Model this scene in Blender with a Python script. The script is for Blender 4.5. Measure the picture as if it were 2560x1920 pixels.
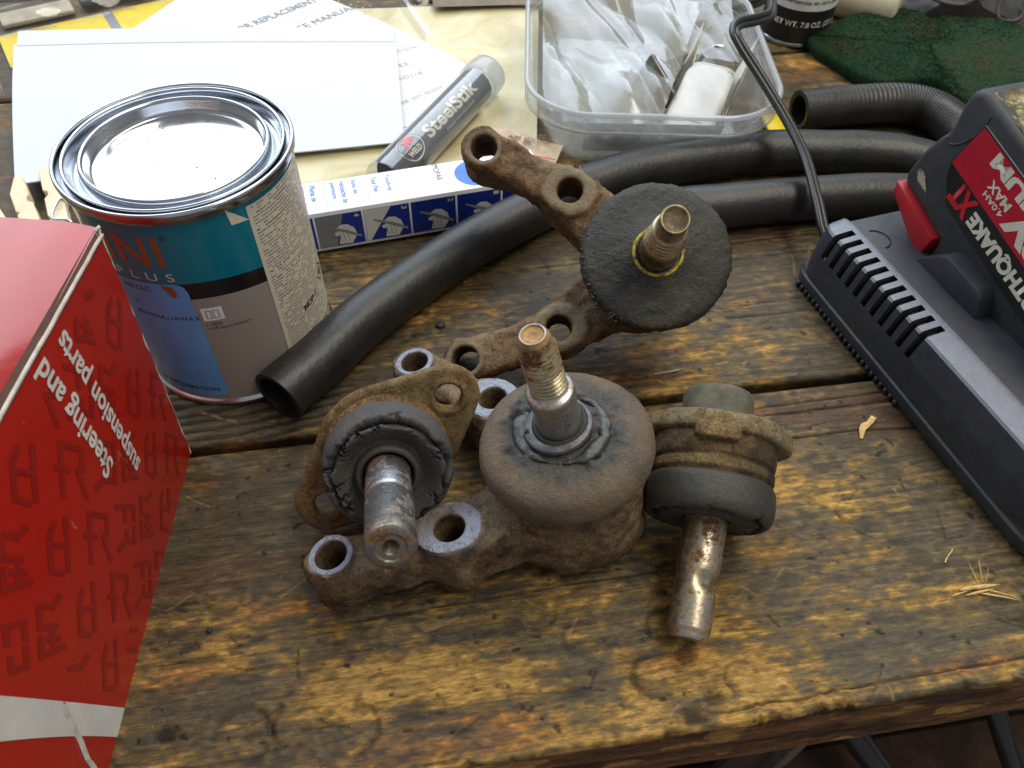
import bpy, bmesh, math, random
import numpy as np
from mathutils import Vector, Matrix

# ------------------------------------------------------------------ clear
for o in list(bpy.data.objects):
    bpy.data.objects.remove(o, do_unlink=True)
scene = bpy.context.scene
COL = scene.collection
U = 0.01                      # all lengths below are written in centimetres
random.seed(7)
RNG = np.random.default_rng(11)
rad = math.radians

# ------------------------------------------------------------------ camera
cam_d = bpy.data.cameras.new('camera')
cam = bpy.data.objects.new('camera', cam_d)
COL.objects.link(cam)
cam_d.sensor_width = 36.0
cam_d.lens = 36.0 * 1942 / 2560
cam_d.clip_start = 0.01
cam_d.clip_end = 50
_t, _r = rad(50.3), rad(1.42)
_F = Vector((0, math.cos(_t), -math.sin(_t)))
_R0 = Vector((1, 0, 0))
_U0 = Vector((0, math.sin(_t), math.cos(_t)))
_Rv = math.cos(_r) * _R0 + math.sin(_r) * _U0
_Uv = -math.sin(_r) * _R0 + math.cos(_r) * _U0
_M = Matrix((( _Rv.x, _Uv.x, -_F.x, 0), (_Rv.y, _Uv.y, -_F.y, 0), (_Rv.z, _Uv.z, -_F.z, 33.9 * U), (0, 0, 0, 1)))
cam.matrix_world = _M
cam_d.dof.use_dof = True
cam_d.dof.focus_distance = 0.375
cam_d.dof.aperture_fstop = 20.0
scene.camera = cam

# ------------------------------------------------------------------ world and lamps
world = bpy.data.worlds.new('World')
scene.world = world
world.use_nodes = True
bg = world.node_tree.nodes['Background']
bg.inputs[0].default_value = (0.95, 0.97, 1.0, 1)
bg.inputs[1].default_value = 0.31

def area_lamp(name, loc, target, sx, sy, power, col):
    d = bpy.data.lights.new(name, 'AREA')
    d.shape = 'RECTANGLE'
    d.size, d.size_y = sx * U, sy * U
    d.energy = power
    d.color = col
    o = bpy.data.objects.new(name, d)
    COL.objects.link(o)
    o.location = Vector(loc) * U
    o.rotation_euler = (Vector(target) - Vector(loc)).to_track_quat('-Z', 'Y').to_euler()
    return o
area_lamp('window_light', (-62, 172, 142), (-8, 25, 0), 350, 165, 64, (0.82, 0.91, 1.0))
area_lamp('ceiling_light', (62, 30, 150), (8, 25, 0), 140, 45, 19.0, (1.0, 0.92, 0.77))

vs = scene.view_settings
vs.view_transform = 'Standard'
vs.look = 'None'
vs.exposure = 0.12
vs.gamma = 1.0
vs.use_curve_mapping = False

# ------------------------------------------------------------------ object helpers
def tag(o, label, cat, group=None, kind=None):
    o['label'] = label
    o['category'] = cat
    if group: o['group'] = group
    if kind: o['kind'] = kind
    return o

def empty(name, loc=(0, 0, 0), R=None, rz=0.0):
    o = bpy.data.objects.new(name, None)
    COL.objects.link(o)
    o.empty_display_size = 0.02
    if R is not None:
        m = Matrix(R).to_4x4()
        m.translation = Vector(loc) * U
        o.matrix_world = m
    else:
        o.location = Vector(loc) * U
        o.rotation_euler = (0, 0, rz)
    return o

def mk(name, vf, mat, parent=None, smooth=True, attrs=None, angle=None):
    V, F = vf
    V = np.asarray(V, float)
    me = bpy.data.meshes.new(name)
    if isinstance(F, np.ndarray):
        F = F.tolist()
    me.from_pydata((V * U).tolist(), [], F)
    if attrs:
        for k, a in attrs.items():
            at = me.attributes.new(k, 'FLOAT', 'POINT')
            at.data.foreach_set('value', np.asarray(a, np.float32))
    if smooth:
        me.polygons.foreach_set('use_smooth', np.ones(len(me.polygons), bool))
        if angle:
            me.update()
            me.set_sharp_from_angle(angle=rad(angle))
    me.update()
    o = bpy.data.objects.new(name, me)
    COL.objects.link(o)
    me.materials.append(mat)
    if parent: o.parent = parent
    return o

def join(*vfs):
    V, F, n = [], [], 0
    for v, f in vfs:
        v = np.asarray(v, float)
        V.append(v)
        F += [[i + n for i in q] for q in (f.tolist() if isinstance(f, np.ndarray) else f)]
        n += len(v)
    return np.concatenate(V), F

def xf(vf, R=None, t=(0, 0, 0)):
    V = np.asarray(vf[0], float)
    if R is not None: V = V @ np.asarray(R, float).T
    return V + np.asarray(t, float), vf[1]

def rotx(a): c, s = math.cos(a), math.sin(a); return np.array([[1, 0, 0], [0, c, -s], [0, s, c]])
def roty(a): c, s = math.cos(a), math.sin(a); return np.array([[c, 0, s], [0, 1, 0], [-s, 0, c]])
def rotz(a): c, s = math.cos(a), math.sin(a); return np.array([[c, -s, 0], [s, c, 0], [0, 0, 1]])

# value noise on a hashed lattice, 0..1
_perm = np.random.default_rng(3).random((64, 64, 64))
def vn(P, sc=1.0, off=0.0):
    P = np.asarray(P, float) * sc + off
    i = np.floor(P).astype(int)
    f = P - i
    f = f * f * (3 - 2 * f)
    r = 0
    for dx in (0, 1):
        for dy in (0, 1):
            for dz in (0, 1):
                w = (f[..., 0] if dx else 1 - f[..., 0]) * (f[..., 1] if dy else 1 - f[..., 1]) * (f[..., 2] if dz else 1 - f[..., 2])
                r = r + w * _perm[(i[..., 0] + dx) % 64, (i[..., 1] + dy) % 64, (i[..., 2] + dz) % 64]
    return r
def fbm(P, sc=1.0, oct=3, off=0.0):
    r, a, s = 0, 0.5, 0
    for k in range(oct):
        r = r + a * vn(P, sc * 2 ** k, off + 7.3 * k)
        s += a
        a *= 0.5
    return r / s - 0.5

def grid_faces(n, m, wrap=False):
    i = np.arange(n - 1)[:, None]
    j = np.arange(m if wrap else m - 1)[None, :]
    j2 = (j + 1) % m
    return np.stack([(i * m + j), (i * m + j2), ((i + 1) * m + j2), ((i + 1) * m + j)], -1).reshape(-1, 4)

def lathe(prof, n=64, a0=0.0, a1=2 * math.pi):
    prof = np.asarray(prof, float)
    full = abs(a1 - a0 - 2 * math.pi) < 1e-6
    m = n if full else n + 1
    A = np.linspace(a0, a1, m, endpoint=not full)
    V = np.stack([prof[:, None, 0] * np.cos(A), prof[:, None, 0] * np.sin(A), np.repeat(prof[:, None, 1], m, 1)], -1)
    F = grid_faces(len(prof), m, full).tolist()
    if full:
        if prof[0, 0] > 1e-4: pass
    return V.reshape(-1, 3), F

def dense(prof, step=0.12):
    out = [prof[0]]
    for a, b in zip(prof[:-1], prof[1:]):
        d = math.dist(a, b)
        k = max(1, int(d / step))
        for i in range(1, k + 1):
            out.append((a[0] + (b[0] - a[0]) * i / k, a[1] + (b[1] - a[1]) * i / k))
    return out

def smooth_prof(prof, it=2):
    p = np.array(prof, float)
    for _ in range(it):
        q = [p[0]]
        for a, b in zip(p[:-1], p[1:]):
            q += [a * .75 + b * .25, a * .25 + b * .75]
        q.append(p[-1])
        p = np.array(q)
    return p

def spline(pts, n=12):
    P = np.asarray(pts, float)
    P = np.vstack([2 * P[0] - P[1], P, 2 * P[-1] - P[-2]])
    out = []
    for i in range(1, len(P) - 2):
        for t in np.linspace(0, 1, n, endpoint=False):
            a, b, c, d = P[i - 1], P[i], P[i + 1], P[i + 2]
            out.append(.5 * ((2 * b) + (-a + c) * t + (2 * a - 5 * b + 4 * c - d) * t * t + (-a + 3 * b - 3 * c + d) * t ** 3))
    out.append(P[-2])
    return np.array(out)

def frames(P, up=(0, 0, 1)):
    P = np.asarray(P, float)
    T = np.gradient(P, axis=0)
    T /= np.linalg.norm(T, axis=1)[:, None]
    n = np.array(up, float) - T[0] * (T[0] @ np.array(up, float))
    n /= np.linalg.norm(n)
    Ns = []
    for t in T:
        n = n - t * (t @ n)
        n /= np.linalg.norm(n)
        Ns.append(n)
    Ns = np.array(Ns)
    return T, Ns, np.cross(T, Ns)

def tube(P, r, n=16, caps=True, wall=None, disp=None):
    P = np.asarray(P, float)
    T, N, B = frames(P)
    r = np.broadcast_to(np.asarray(r, float), (len(P),))
    A = np.linspace(0, 2 * math.pi, n, endpoint=False)
    def ring(rr):
        return P[:, None] + rr[:, None, None] * (np.cos(A)[None, :, None] * N[:, None] + np.sin(A)[None, :, None] * B[:, None])
    V = ring(r)
    if disp is not None: V = V + disp(V)
    m = len(P)
    F = grid_faces(m, n, True)[:, ::-1].tolist()
    V = V.reshape(-1, 3)
    if wall:
        V2 = ring(r - wall).reshape(-1, 3)
        k = len(V)
        F += (grid_faces(m, n, True) + k).tolist()
        V = np.vstack([V, V2])
        for j in range(n):
            j2 = (j + 1) % n
            F.append([j, j2, k + j2, k + j])
            e = (m - 1) * n
            F.append([e + j2, e + j, k + e + j, k + e + j2])
    elif caps:
        F.append(list(range(n)))
        F.append(list(range((m - 1) * n, m * n))[::-1])
    return V, F

def bm_out(bm):
    bm.verts.index_update()
    V = np.array([v.co[:] for v in bm.verts])
    F = [[v.index for v in f.verts] for f in bm.faces]
    bm.free()
    return V, F

def bbox(x0, x1, y0, y1, z0, z1, bev=0.0, seg=2):
    bm = bmesh.new()
    bmesh.ops.create_cube(bm, size=1)
    for v in bm.verts:
        v.co = ((x0 + x1) / 2 + v.co.x * (x1 - x0), (y0 + y1) / 2 + v.co.y * (y1 - y0), (z0 + z1) / 2 + v.co.z * (z1 - z0))
    if bev:
        bmesh.ops.bevel(bm, geom=bm.edges[:], offset=bev, segments=seg, profile=.5, affect='EDGES')
    return bm_out(bm)

def prism(poly, z0, z1, bev=0.0, seg=2):
    bm = bmesh.new()
    vs_ = [bm.verts.new((p[0], p[1], z0)) for p in poly]
    f = bm.faces.new(vs_)
    r = bmesh.ops.extrude_face_region(bm, geom=[f])
    for g in r['geom']:
        if isinstance(g, bmesh.types.BMVert): g.co.z = z1
    bmesh.ops.recalc_face_normals(bm, faces=bm.faces[:])
    if bev:
        bmesh.ops.bevel(bm, geom=bm.edges[:], offset=bev, segments=seg, profile=.5, affect='EDGES')
    return bm_out(bm)

def flat(poly, z=0.0):
    return np.array([(p[0], p[1], z) for p in poly], float), [list(range(len(poly)))]

def text2d(s, size=1.0, bold=0.0, spacing=1.0, align='LEFT', shear=0.0, res=3):
    cu = bpy.data.curves.new('t', 'FONT')
    cu.body = s
    cu.size = size
    cu.offset = bold
    cu.space_character = spacing
    cu.align_x = align
    cu.shear = shear
    cu.resolution_u = res
    ob = bpy.data.objects.new('t', cu)
    COL.objects.link(ob)
    me = bpy.data.meshes.new_from_object(ob.evaluated_get(bpy.context.evaluated_depsgraph_get()))
    V = np.array([v.co[:2] for v in me.vertices]).reshape(-1, 2)
    F = [list(p.vertices) for p in me.polygons]
    bpy.data.objects.remove(ob, do_unlink=True)
    bpy.data.curves.remove(cu)
    bpy.data.meshes.remove(me)
    return V, F

def cut_long(vf2, step=.22):
    """split long edges of flat lettering so that it can follow a curved surface"""
    bm = bmesh.new()
    vs_ = [bm.verts.new((p[0], p[1], 0)) for p in vf2[0]]
    for f in vf2[1]:
        try: bm.faces.new([vs_[i] for i in f])
        except ValueError: pass
    bmesh.ops.triangulate(bm, faces=bm.faces[:])
    for _ in range(5):
        es = [e for e in bm.edges if e.calc_length() > step]
        if not es: break
        bmesh.ops.subdivide_edges(bm, edges=es, cuts=1)
        bmesh.ops.triangulate(bm, faces=[f for f in bm.faces if len(f.verts) > 3])
    V, F = bm_out(bm)
    return V[:, :2], F

def on_plane(vf2, o, e1, e2, lift=0.015):
    V, F = vf2
    o, e1, e2 = (np.asarray(a, float) for a in (o, e1, e2))
    e1 = e1 / np.linalg.norm(e1)
    e2 = e2 - e1 * (e1 @ e2)
    e2 = e2 / np.linalg.norm(e2)
    n = np.cross(e1, e2)
    return o + V[:, :1] * e1 + V[:, 1:2] * e2 + lift * n, F

def surfnet(f, lo, hi, h):
    ax = [np.arange(a, b + h, h) for a, b in zip(lo, hi)]
    G = np.stack(np.meshgrid(*ax, indexing='ij'), -1)
    D = f(G)
    s = D < 0
    nx, ny, nz = s.shape
    cs = [(i, j, k) for i in (0, 1) for j in (0, 1) for k in (0, 1)]
    def sub(A, c): return A[c[0]:nx - 1 + c[0], c[1]:ny - 1 + c[1], c[2]:nz - 1 + c[2]]
    cnt = sum(sub(s, c).astype(int) for c in cs)
    act = (cnt > 0) & (cnt < 8)
    acc = np.zeros((nx - 1, ny - 1, nz - 1, 3))
    num = np.zeros((nx - 1, ny - 1, nz - 1))
    for a in cs:
        for ax_ in range(3):
            if a[ax_] == 0:
                b = list(a); b[ax_] = 1
                da, db = sub(D, a), sub(D, b)
                m = (da < 0) != (db < 0)
                t = np.where(m, da / np.where(m, da - db, 1), 0)
                p = np.zeros(t.shape + (3,))
                for q in range(3): p[..., q] = a[q]
                p[..., ax_] = t
                acc += p * m[..., None]
                num += m
    idx = -np.ones(act.shape, int)
    ii = np.argwhere(act)
    idx[act] = np.arange(len(ii))
    V = (ii + acc[act] / num[act][:, None]) * h + np.array([a[0] for a in ax])
    F = []
    for ax_ in range(3):
        u, w = (ax_ + 1) % 3, (ax_ + 2) % 3
        sl = [slice(None)] * 3; sl2 = [slice(None)] * 3
        sl[ax_] = slice(0, -1); sl2[ax_] = slice(1, None)
        ch = s[tuple(sl)] != s[tuple(sl2)]
        pts = np.argwhere(ch)
        lim = [nx - 1, ny - 1, nz - 1]
        ok = (pts[:, u] > 0) & (pts[:, w] > 0) & (pts[:, u] < lim[u]) & (pts[:, w] < lim[w])
        pts = pts[ok]
        ins = s[tuple(pts.T)]
        def id_(du, dw):
            p = pts.copy(); p[:, u] -= du; p[:, w] -= dw
            return idx[tuple(p.T)]
        q = np.stack([id_(0, 0), id_(1, 0), id_(1, 1), id_(0, 1)], 1)
        q[~ins] = q[~ins][:, ::-1]
        F.append(q)
    return V, np.concatenate(F)

def smin(a, b, k):
    h = np.clip(.5 + .5 * (b - a) / k, 0, 1)
    return b * (1 - h) + a * h - k * h * (1 - h)
def smax(a, b, k): return -smin(-a, -b, k)

# ------------------------------------------------------------------ material helpers
class NT:
    def __init__(s, name):
        s.m = bpy.data.materials.new(name)
        s.m.use_nodes = True
        s.t = s.m.node_tree
        s.t.nodes.clear()
        s.out = s.t.nodes.new('ShaderNodeOutputMaterial')
    def put(s, sock, v):
        if isinstance(v, bpy.types.NodeSocket): s.t.links.new(v, sock)
        elif isinstance(v, (tuple, list)):
            d = sock.default_value
            sock.default_value = tuple(v) + ((1,) if len(d) == 4 and len(v) == 3 else ())
        else: sock.default_value = v
    def N(s, typ, ins=None, **props):
        n = s.t.nodes.new('ShaderNode' + typ)
        for k, v in props.items(): setattr(n, k, v)
        for k, v in (ins or {}).items(): s.put(n.inputs[k], v)
        return n
    def co(s, sc=(1, 1, 1), rnd=False, rot=0.0):
        v = s.N('TexCoord').outputs['Object']
        if rnd:
            r = s.N('ObjectInfo').outputs['Random']
            r = s.N('VectorMath', {0: (3.1, 1.7, 0.9), 'Scale': r}, operation='SCALE').outputs[0]
            v = s.N('VectorMath', {0: v, 1: r}, operation='ADD').outputs[0]
        return s.N('Mapping', {'Vector': v, 'Scale': tuple(100 * a for a in sc), 'Rotation': (0, 0, rot)}).outputs[0]
    def noise(s, vec, scale, detail=4, rough=.55, dist=0.0):
        return s.N('TexNoise', {'Vector': vec, 'Scale': scale, 'Detail': detail, 'Roughness': rough, 'Distortion': dist}).outputs[0]
    def vor(s, vec, scale, feature='F1', out='Distance', rnd=1.0):
        return s.N('TexVoronoi', {'Vector': vec, 'Scale': scale, 'Randomness': rnd}, feature=feature).outputs[out]
    def ramp(s, fac, stops):
        n = s.N('ValToRGB', {0: fac})
        el = n.color_ramp.elements
        while len(el) < len(stops): el.new(.5)
        for e, (p, c) in zip(el, stops):
            e.position = p
            e.color = (c, c, c, 1) if not isinstance(c, tuple) else tuple(c) + (1,)
        return n.outputs[0]
    def mix(s, fac, a, b, blend='MIX'):
        n = s.N('Mix', {0: fac, 6: a, 7: b}, data_type='RGBA', blend_type=blend)
        return n.outputs[2]
    def math(s, op, a, b=0.0, c=None, clamp=False):
        ins = {0: a, 1: b}
        if c is not None: ins[2] = c
        return s.N('Math', ins, operation=op, use_clamp=clamp).outputs[0]
    def attr(s, name): return s.N('Attribute', attribute_name=name).outputs['Fac']
    def xyz(s, vec): return s.N('SeparateXYZ', {0: vec}).outputs
    def bump(s, h, strength=.5, d=.05, normal=None):
        ins = {'Height': h, 'Strength': strength, 'Distance': d * U}
        if normal is not None: ins['Normal'] = normal
        return s.N('Bump', ins).outputs[0]
    def pr(s, col, rough=.5, metal=0.0, normal=None, **kw):
        ins = {'Base Color': col, 'Roughness': rough, 'Metallic': metal}
        if normal is not None: ins['Normal'] = normal
        names = {'coat': 'Coat Weight', 'coatr': 'Coat Roughness', 'spec': 'Specular IOR Level', 'trans': 'Transmission Weight', 'ior': 'IOR', 'alpha': 'Alpha', 'sss': 'Subsurface Weight', 'sheen': 'Sheen Weight', 'emit': 'Emission Strength'}
        for k, v in kw.items(): ins[names[k]] = v
        n = s.N('BsdfPrincipled', ins)
        s.t.links.new(n.outputs[0], s.out.inputs[0])
        return s.m

def plain(name, col, rough=.5, metal=0.0, var=.12, sc=.8, bump=0.0, bsc=6, **kw):
    """a single-colour material with a little unevenness of tone and gloss"""
    t = NT(name)
    v = t.co()
    n = t.noise(v, sc, 5, .6)
    f = t.ramp(n, [(.3, 1 - var), (.7, 1 + var)])
    c = t.mix(1.0, col, f, 'MULTIPLY')
    r = t.math('MULTIPLY', t.ramp(t.noise(v, sc * 2.3, 4), [(.3, .8), (.7, 1.2)]), rough)
    nm = t.bump(t.noise(v, bsc, 5, .6), bump, .04) if bump else None
    return t.pr(c, r, metal, nm, **kw)

# ------------------------------------------------------------------ materials
def rust_material(name, tone=(1, 1, 1), bare_gain=1.0, bare_col=(.62, .66, .74), orange=.75, dust_col=(.235, .180, .118)):
    t = NT(name)
    v = t.co()
    n1 = t.noise(v, .55, 6, .65, .3)
    n2 = t.noise(v, 1.9, 6, .7)
    n3 = t.noise(v, 9.0, 4, .7)
    f = t.math('ADD', t.math('MULTIPLY', n1, .6), t.math('MULTIPLY', n2, .5))
    c = t.ramp(f, [(.40, (.026, .016, .010)), (.48, (.070, .043, .025)), (.55, (.115, .078, .048)), (.62, (.155, .110, .070)), (.72, (.20, .15, .10))])
    org = t.ramp(t.noise(v, 1.1, 6, .7, .6), [(.54, 0.0), (.68, orange)])
    c = t.mix(org, c, t.ramp(n2, [(.35, (.085, .030, .010)), (.7, (.20, .085, .022))]))
    c = t.mix(1.0, c, t.ramp(n3, [(.30, .38), (.5, 1.0), (.70, 1.65)]), 'MULTIPLY')
    c = t.mix(1.0, c, tone, 'MULTIPLY')
    du = t.math('MULTIPLY', t.attr('dusty'), t.ramp(t.math('ADD', t.math('MULTIPLY', n2, .6), t.math('MULTIPLY', n3, .5)), [(.42, .15), (.62, 1.0)]))
    c = t.mix(du, c, dust_col)
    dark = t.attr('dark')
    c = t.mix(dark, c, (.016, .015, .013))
    b = t.math('MULTIPLY', t.attr('bare'), bare_gain)
    b = t.math('MULTIPLY', b, t.ramp(t.noise(v, 3.2, 5, .7), [(.30, .15), (.46, 1.0)]))
    c2 = t.mix(t.ramp(n3, [(.4, .15), (.65, .55)]), bare_col, tuple(a * .55 for a in bare_col))
    c = t.mix(b, c, c2)
    h = t.math('ADD', t.math('MULTIPLY', n2, .8), t.math('MULTIPLY', n3, .55))
    nm = t.bump(h, 1.0, .16)
    ro = t.math('SUBTRACT', .86, t.math('MULTIPLY', b, .42))
    return t.pr(c, ro, t.math('MULTIPLY', b, .75), nm, spec=.35)

def steel_material(name, rust=.5, base=(.42, .42, .43), gold=0.0, rough=.28):
    t = NT(name)
    v = t.co()
    turn = t.noise(t.co((.3, .3, 7)), 2.0, 3, .6)
    n = t.noise(v, 1.5, 6, .7, .4)
    r = t.ramp(t.math('ADD', n, t.math('MULTIPLY', t.math('SUBTRACT', t.noise(v, .5, 3), .5), .8)), [(.64 - .28 * rust, 0.0), (.74 - .25 * rust, 1.0)])
    rc = t.ramp(t.noise(v, 4.0, 5, .7), [(.35, (.050, .026, .013)), (.55, (.16, .078, .030)), (.72, (.27, .15, .06))])
    bc = t.mix(t.ramp(n, [(.4, 0.0), (.6, gold)]), base, (.52, .42, .20))
    c = t.mix(r, bc, rc)
    dk = t.ramp(t.noise(v, 5.5, 4, .6), [(.30, .45), (.46, 1.0)])
    c = t.mix(1.0, c, dk, 'MULTIPLY')
    ro = t.math('ADD', rough, t.math('ADD', t.math('MULTIPLY', r, .38), t.math('MULTIPLY', turn, .15)))
    nm = t.bump(t.math('ADD', t.math('MULTIPLY', turn, .3), t.math('MULTIPLY', t.noise(v, 8, 4, .6), .7)), .4, .03)
    return t.pr(c, ro, t.math('SUBTRACT', .95, t.math('MULTIPLY', r, .75)), nm)

def rubber_material(name, col=(.030, .030, .029), dust=(.12, .095, .065), amount=.5, rough=.72, bump=.8, sc=1.0):
    t = NT(name)
    v = t.co()
    n = t.noise(v, .7 * sc, 6, .65, .3)
    n2 = t.noise(v, 8.0 * sc, 5, .7)
    d = t.ramp(t.math('ADD', t.math('MULTIPLY', n, .7), t.math('MULTIPLY', n2, .35)), [(.62 - .25 * amount, 0.0), (.80 - .2 * amount, .9)])
    c = t.mix(t.math('MULTIPLY', d, amount, clamp=True), col, dust)
    c = t.mix(1.0, c, t.ramp(n2, [(.3, .68), (.7, 1.32)]), 'MULTIPLY')
    c = t.mix(t.attr('dark'), c, (.006, .006, .006))
    c = t.mix(t.attr('grease'), c, (.050, .058, .062))
    c = t.mix(t.attr('dusty'), c, t.mix(t.ramp(n2, [(.3, 0.0), (.7, 1.0)]), (.112, .080, .050), (.190, .134, .086)))
    cr = t.ramp(t.vor(v, 1.7 * sc, 'DISTANCE_TO_EDGE'), [(.0, .0), (.05, 1.0)])
    h = t.math('ADD', t.math('MULTIPLY', n2, .8), t.math('MULTIPLY', cr, .10))
    nm = t.bump(h, bump, .10)
    ro = t.math('ADD', rough - .12, t.math('MULTIPLY', n, .25))
    ro = t.math('SUBTRACT', ro, t.math('MULTIPLY', t.attr('grease'), .3))
    return t.pr(c, ro, 0, nm, spec=.4)

def hose_material(name, col=(.013, .0135, .0135), ribs=False):
    t = NT(name)
    v = t.co()
    n = t.noise(v, .5, 5, .6)
    n2 = t.noise(v, 7, 5, .7)
    c = t.mix(t.ramp(n, [(.42, 0.0), (.68, .6)]), col, (.030, .029, .025))
    c = t.mix(t.ramp(n2, [(.60, 0.0), (.70, .5)]), c, (.070, .066, .056))
    pebble = t.vor(t.co((1, 1, 1)), 3.6, 'SMOOTH_F1')
    h = t.math('ADD', t.math('MULTIPLY', n2, .25), t.math('MULTIPLY', pebble, .5))
    nm = t.bump(h, .5, .06)
    return t.pr(c, t.math('ADD', .27, t.math('MULTIPLY', n, .26)), 0, nm, spec=.42)

def clear_material(name, tint=(.93, .95, .95), milk=.10, gloss_rough=.06, milk_col=(.75, .77, .78), refl=.9, dirt=False):
    t = NT(name)
    v = t.co()
    tr = t.N('BsdfTransparent', {0: tint}).outputs[0]
    df = t.N('BsdfDiffuse', {0: milk_col}).outputs[0]
    tl = t.N('BsdfTranslucent', {0: milk_col}).outputs[0]
    half = t.N('MixShader', {0: .45, 1: df, 2: tl}).outputs[0]
    f = milk
    if dirt:
        f = t.ramp(t.noise(v, 1.2, 6, .7), [(.35, milk * .6), (.55, milk), (.70, milk * 2.2)])
    a = t.N('MixShader', {0: f, 1: tr, 2: half}).outputs[0]
    nm = t.bump(t.noise(v, 2.0, 3), .15, .05)
    gl = t.N('BsdfGlossy', {0: (1, 1, 1), 'Roughness': gloss_rough, 'Normal': nm}).outputs[0]
    fc = t.N('LayerWeight', {0: .5, 'Normal': nm}).outputs['Facing']
    fr = t.math('ADD', .035, t.math('MULTIPLY', t.math('POWER', fc, 4.0), .55 * refl), clamp=True)
    b = t.N('MixShader', {0: fr, 1: a, 2: gl}).outputs[0]
    t.t.links.new(b, t.out.inputs[0])
    return t.m

def paper_material(name, col=(.80, .81, .82), rough=.75, print_fn=None):
    t = NT(name)
    v = t.co()
    n = t.noise(v, .25, 4, .6)
    c = t.mix(t.ramp(n, [(.4, 0.0), (.7, .12)]), col, tuple(a * .85 for a in col))
    nm = t.bump(t.noise(v, 14, 3), .15, .01)
    return t.pr(c, rough, 0, nm, spec=.3)

M = {}
M['rust_a'] = rust_material('brown rusty casting', (1.10, 1.02, .88), 1.0, orange=.55)
M['rust_b'] = rust_material('tan rusty casting', (1.22, 1.0, .76), .55, (.33, .29, .20), orange=.8)
M['rust_c'] = rust_material('olive rusty flange', (1.32, 1.16, .74), .5, (.36, .30, .16), orange=.35, dust_col=(.215, .175, .088))
M['rust_d'] = rust_material('khaki dusty housing', (1.35, 1.28, .85), .4, (.36, .32, .2), orange=.4, dust_col=(.26, .225, .14))
M['stud_a'] = steel_material('bright ball stud', .20, (.46, .45, .46), .35, .26)
M['thread_a'] = steel_material('rusty golden thread', .74, (.55, .45, .30), .9, .36)
M['stud_b'] = steel_material('greasy dark stud', .25, (.12, .115, .10), .5, .34)
M['thread_b'] = steel_material('dull copper thread', .22, (.52, .42, .31), .6, .30)
M['stud_c'] = steel_material('scored shiny stud', .40, (.46, .47, .52), .25, .26)
M['stud_d'] = steel_material('rust speckled stud', .56, (.42, .37, .31), .5, .30)
M['rust_tip'] = plain('rusty stud end', (.30, .17, .06), .7, .2, .5, 2.5, .6, 8)
M['bright_rim'] = plain('bare bright metal edge', (.30, .28, .25), .45, .8, .4, 3)
M['gold_rim'] = plain('worn golden edge', (.26, .21, .12), .42, .7, .5, 3)
M['dark_cup'] = plain('dark golden cup', (.075, .052, .022), .45, .4, .5, 3, .5, 8)
M['boot_a'] = rubber_material('dusty rubber boot', (.052, .050, .045), (.150, .110, .076), .6, .66, 1.0)
M['boot_b'] = rubber_material('greasy black boot', (.026, .027, .022), (.085, .068, .042), .45, .44, 1.0)
M['boot_c'] = rubber_material('grey perished boot', (.068, .068, .070), (.125, .110, .090), .55, .72, 1.0, 1.2)
M['boot_d'] = rubber_material('dark olive boot', (.034, .034, .028), (.085, .075, .045), .45, .55, .35)
M['grease'] = plain('grey green grease', (.040, .044, .043), .36, 0, .5, 2, 1.0, 7)
def dirty_yellow():
    t = NT('grimy yellow ring')
    v = t.co()
    f = t.ramp(t.noise(v, 3.5, 5, .7), [(.42, 0.0), (.56, 1.0)])
    return t.pr(t.mix(f, (.030, .026, .012), (.46, .33, .02)), .5, 0, t.bump(t.noise(v, 8, 4), .6, .05))
M['seal_yellow'] = dirty_yellow()
M['washer'] = plain('dirty steel washer', (.115, .12, .13), .50, .5, .5, 2.2, .8, 7)
M['hose'] = hose_material('black rubber hose')
M['hose_b'] = hose_material('weathered rubber hose', (.022, .023, .023))
M['cord'] = plain('black vinyl cord', (.014, .014, .014), .3, 0, .2, spec=.5)
M['black_plastic'] = plain('textured black plastic', (.030, .033, .040), .46, 0, .2, 1.2, .25, 40, spec=.4)
M['black_shell'] = plain('charcoal rubbery shell', (.030, .031, .036), .55, 0, .25, .9, .25, 30, spec=.4)
M['lit_strip'] = plain('window-lit satin plastic', (.115, .13, .17), .30, 0, .12, 1.5, .5, 30, spec=.8)  # charger plastic coloured lighter and bluer to carry the window sheen on the shoulder
M['slot_dark'] = plain('black inside of slot', (.006, .006, .006), .8)
M['red_plastic'] = plain('red plastic', (.40, .016, .022), .42, 0, .12)
M['label_red'] = plain('red label print', (.42, .010, .028), .32, 0, .12)
M['label_black'] = plain('black label print', (.012, .012, .013), .35)
M['letter_cream'] = plain('cream letter print', (.62, .60, .50), .4, 0, .1)
M['letter_red'] = plain('red letter print', (.50, .012, .02), .38)
M['ink'] = plain('black ink', (.03, .03, .032), .6)
M['ink_grey'] = plain('faded grey ink', (.22, .23, .25), .7)
M['ink_pale'] = plain('very faded ink', (.50, .51, .55), .7)
M['ink_blue'] = plain('blue ink', (.06, .17, .55), .6)
M['paper'] = paper_material('white paper', (.67, .69, .72))
M['envelope'] = paper_material('white envelope paper', (.61, .635, .68))
M['white_card'] = paper_material('white card', (.78, .80, .84), .5)
M['box_blue'] = plain('dark blue print', (.010, .030, .24), .35, 0, .1)
M['box_grey'] = plain('grey print', (.20, .20, .22), .4)
M['hand_print'] = plain('pale drawn hand', (.62, .60, .58), .45, 0, .06)
M['logo_blue'] = plain('bright blue print', (.02, .14, .60), .4)
M['card_yellow'] = plain('yellow card', (.66, .49, .005), .4, 0, .08)
M['wood_peg'] = plain('pale peg wood', (.74, .62, .43), .6, 0, .18, .9, .3, 9)
M['tin'] = plain('tinplate', (.50, .52, .55), .16, 1.0, .12, .5)  # toned darker and bluish to stand in for duller reflections in rim and grooves
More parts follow.
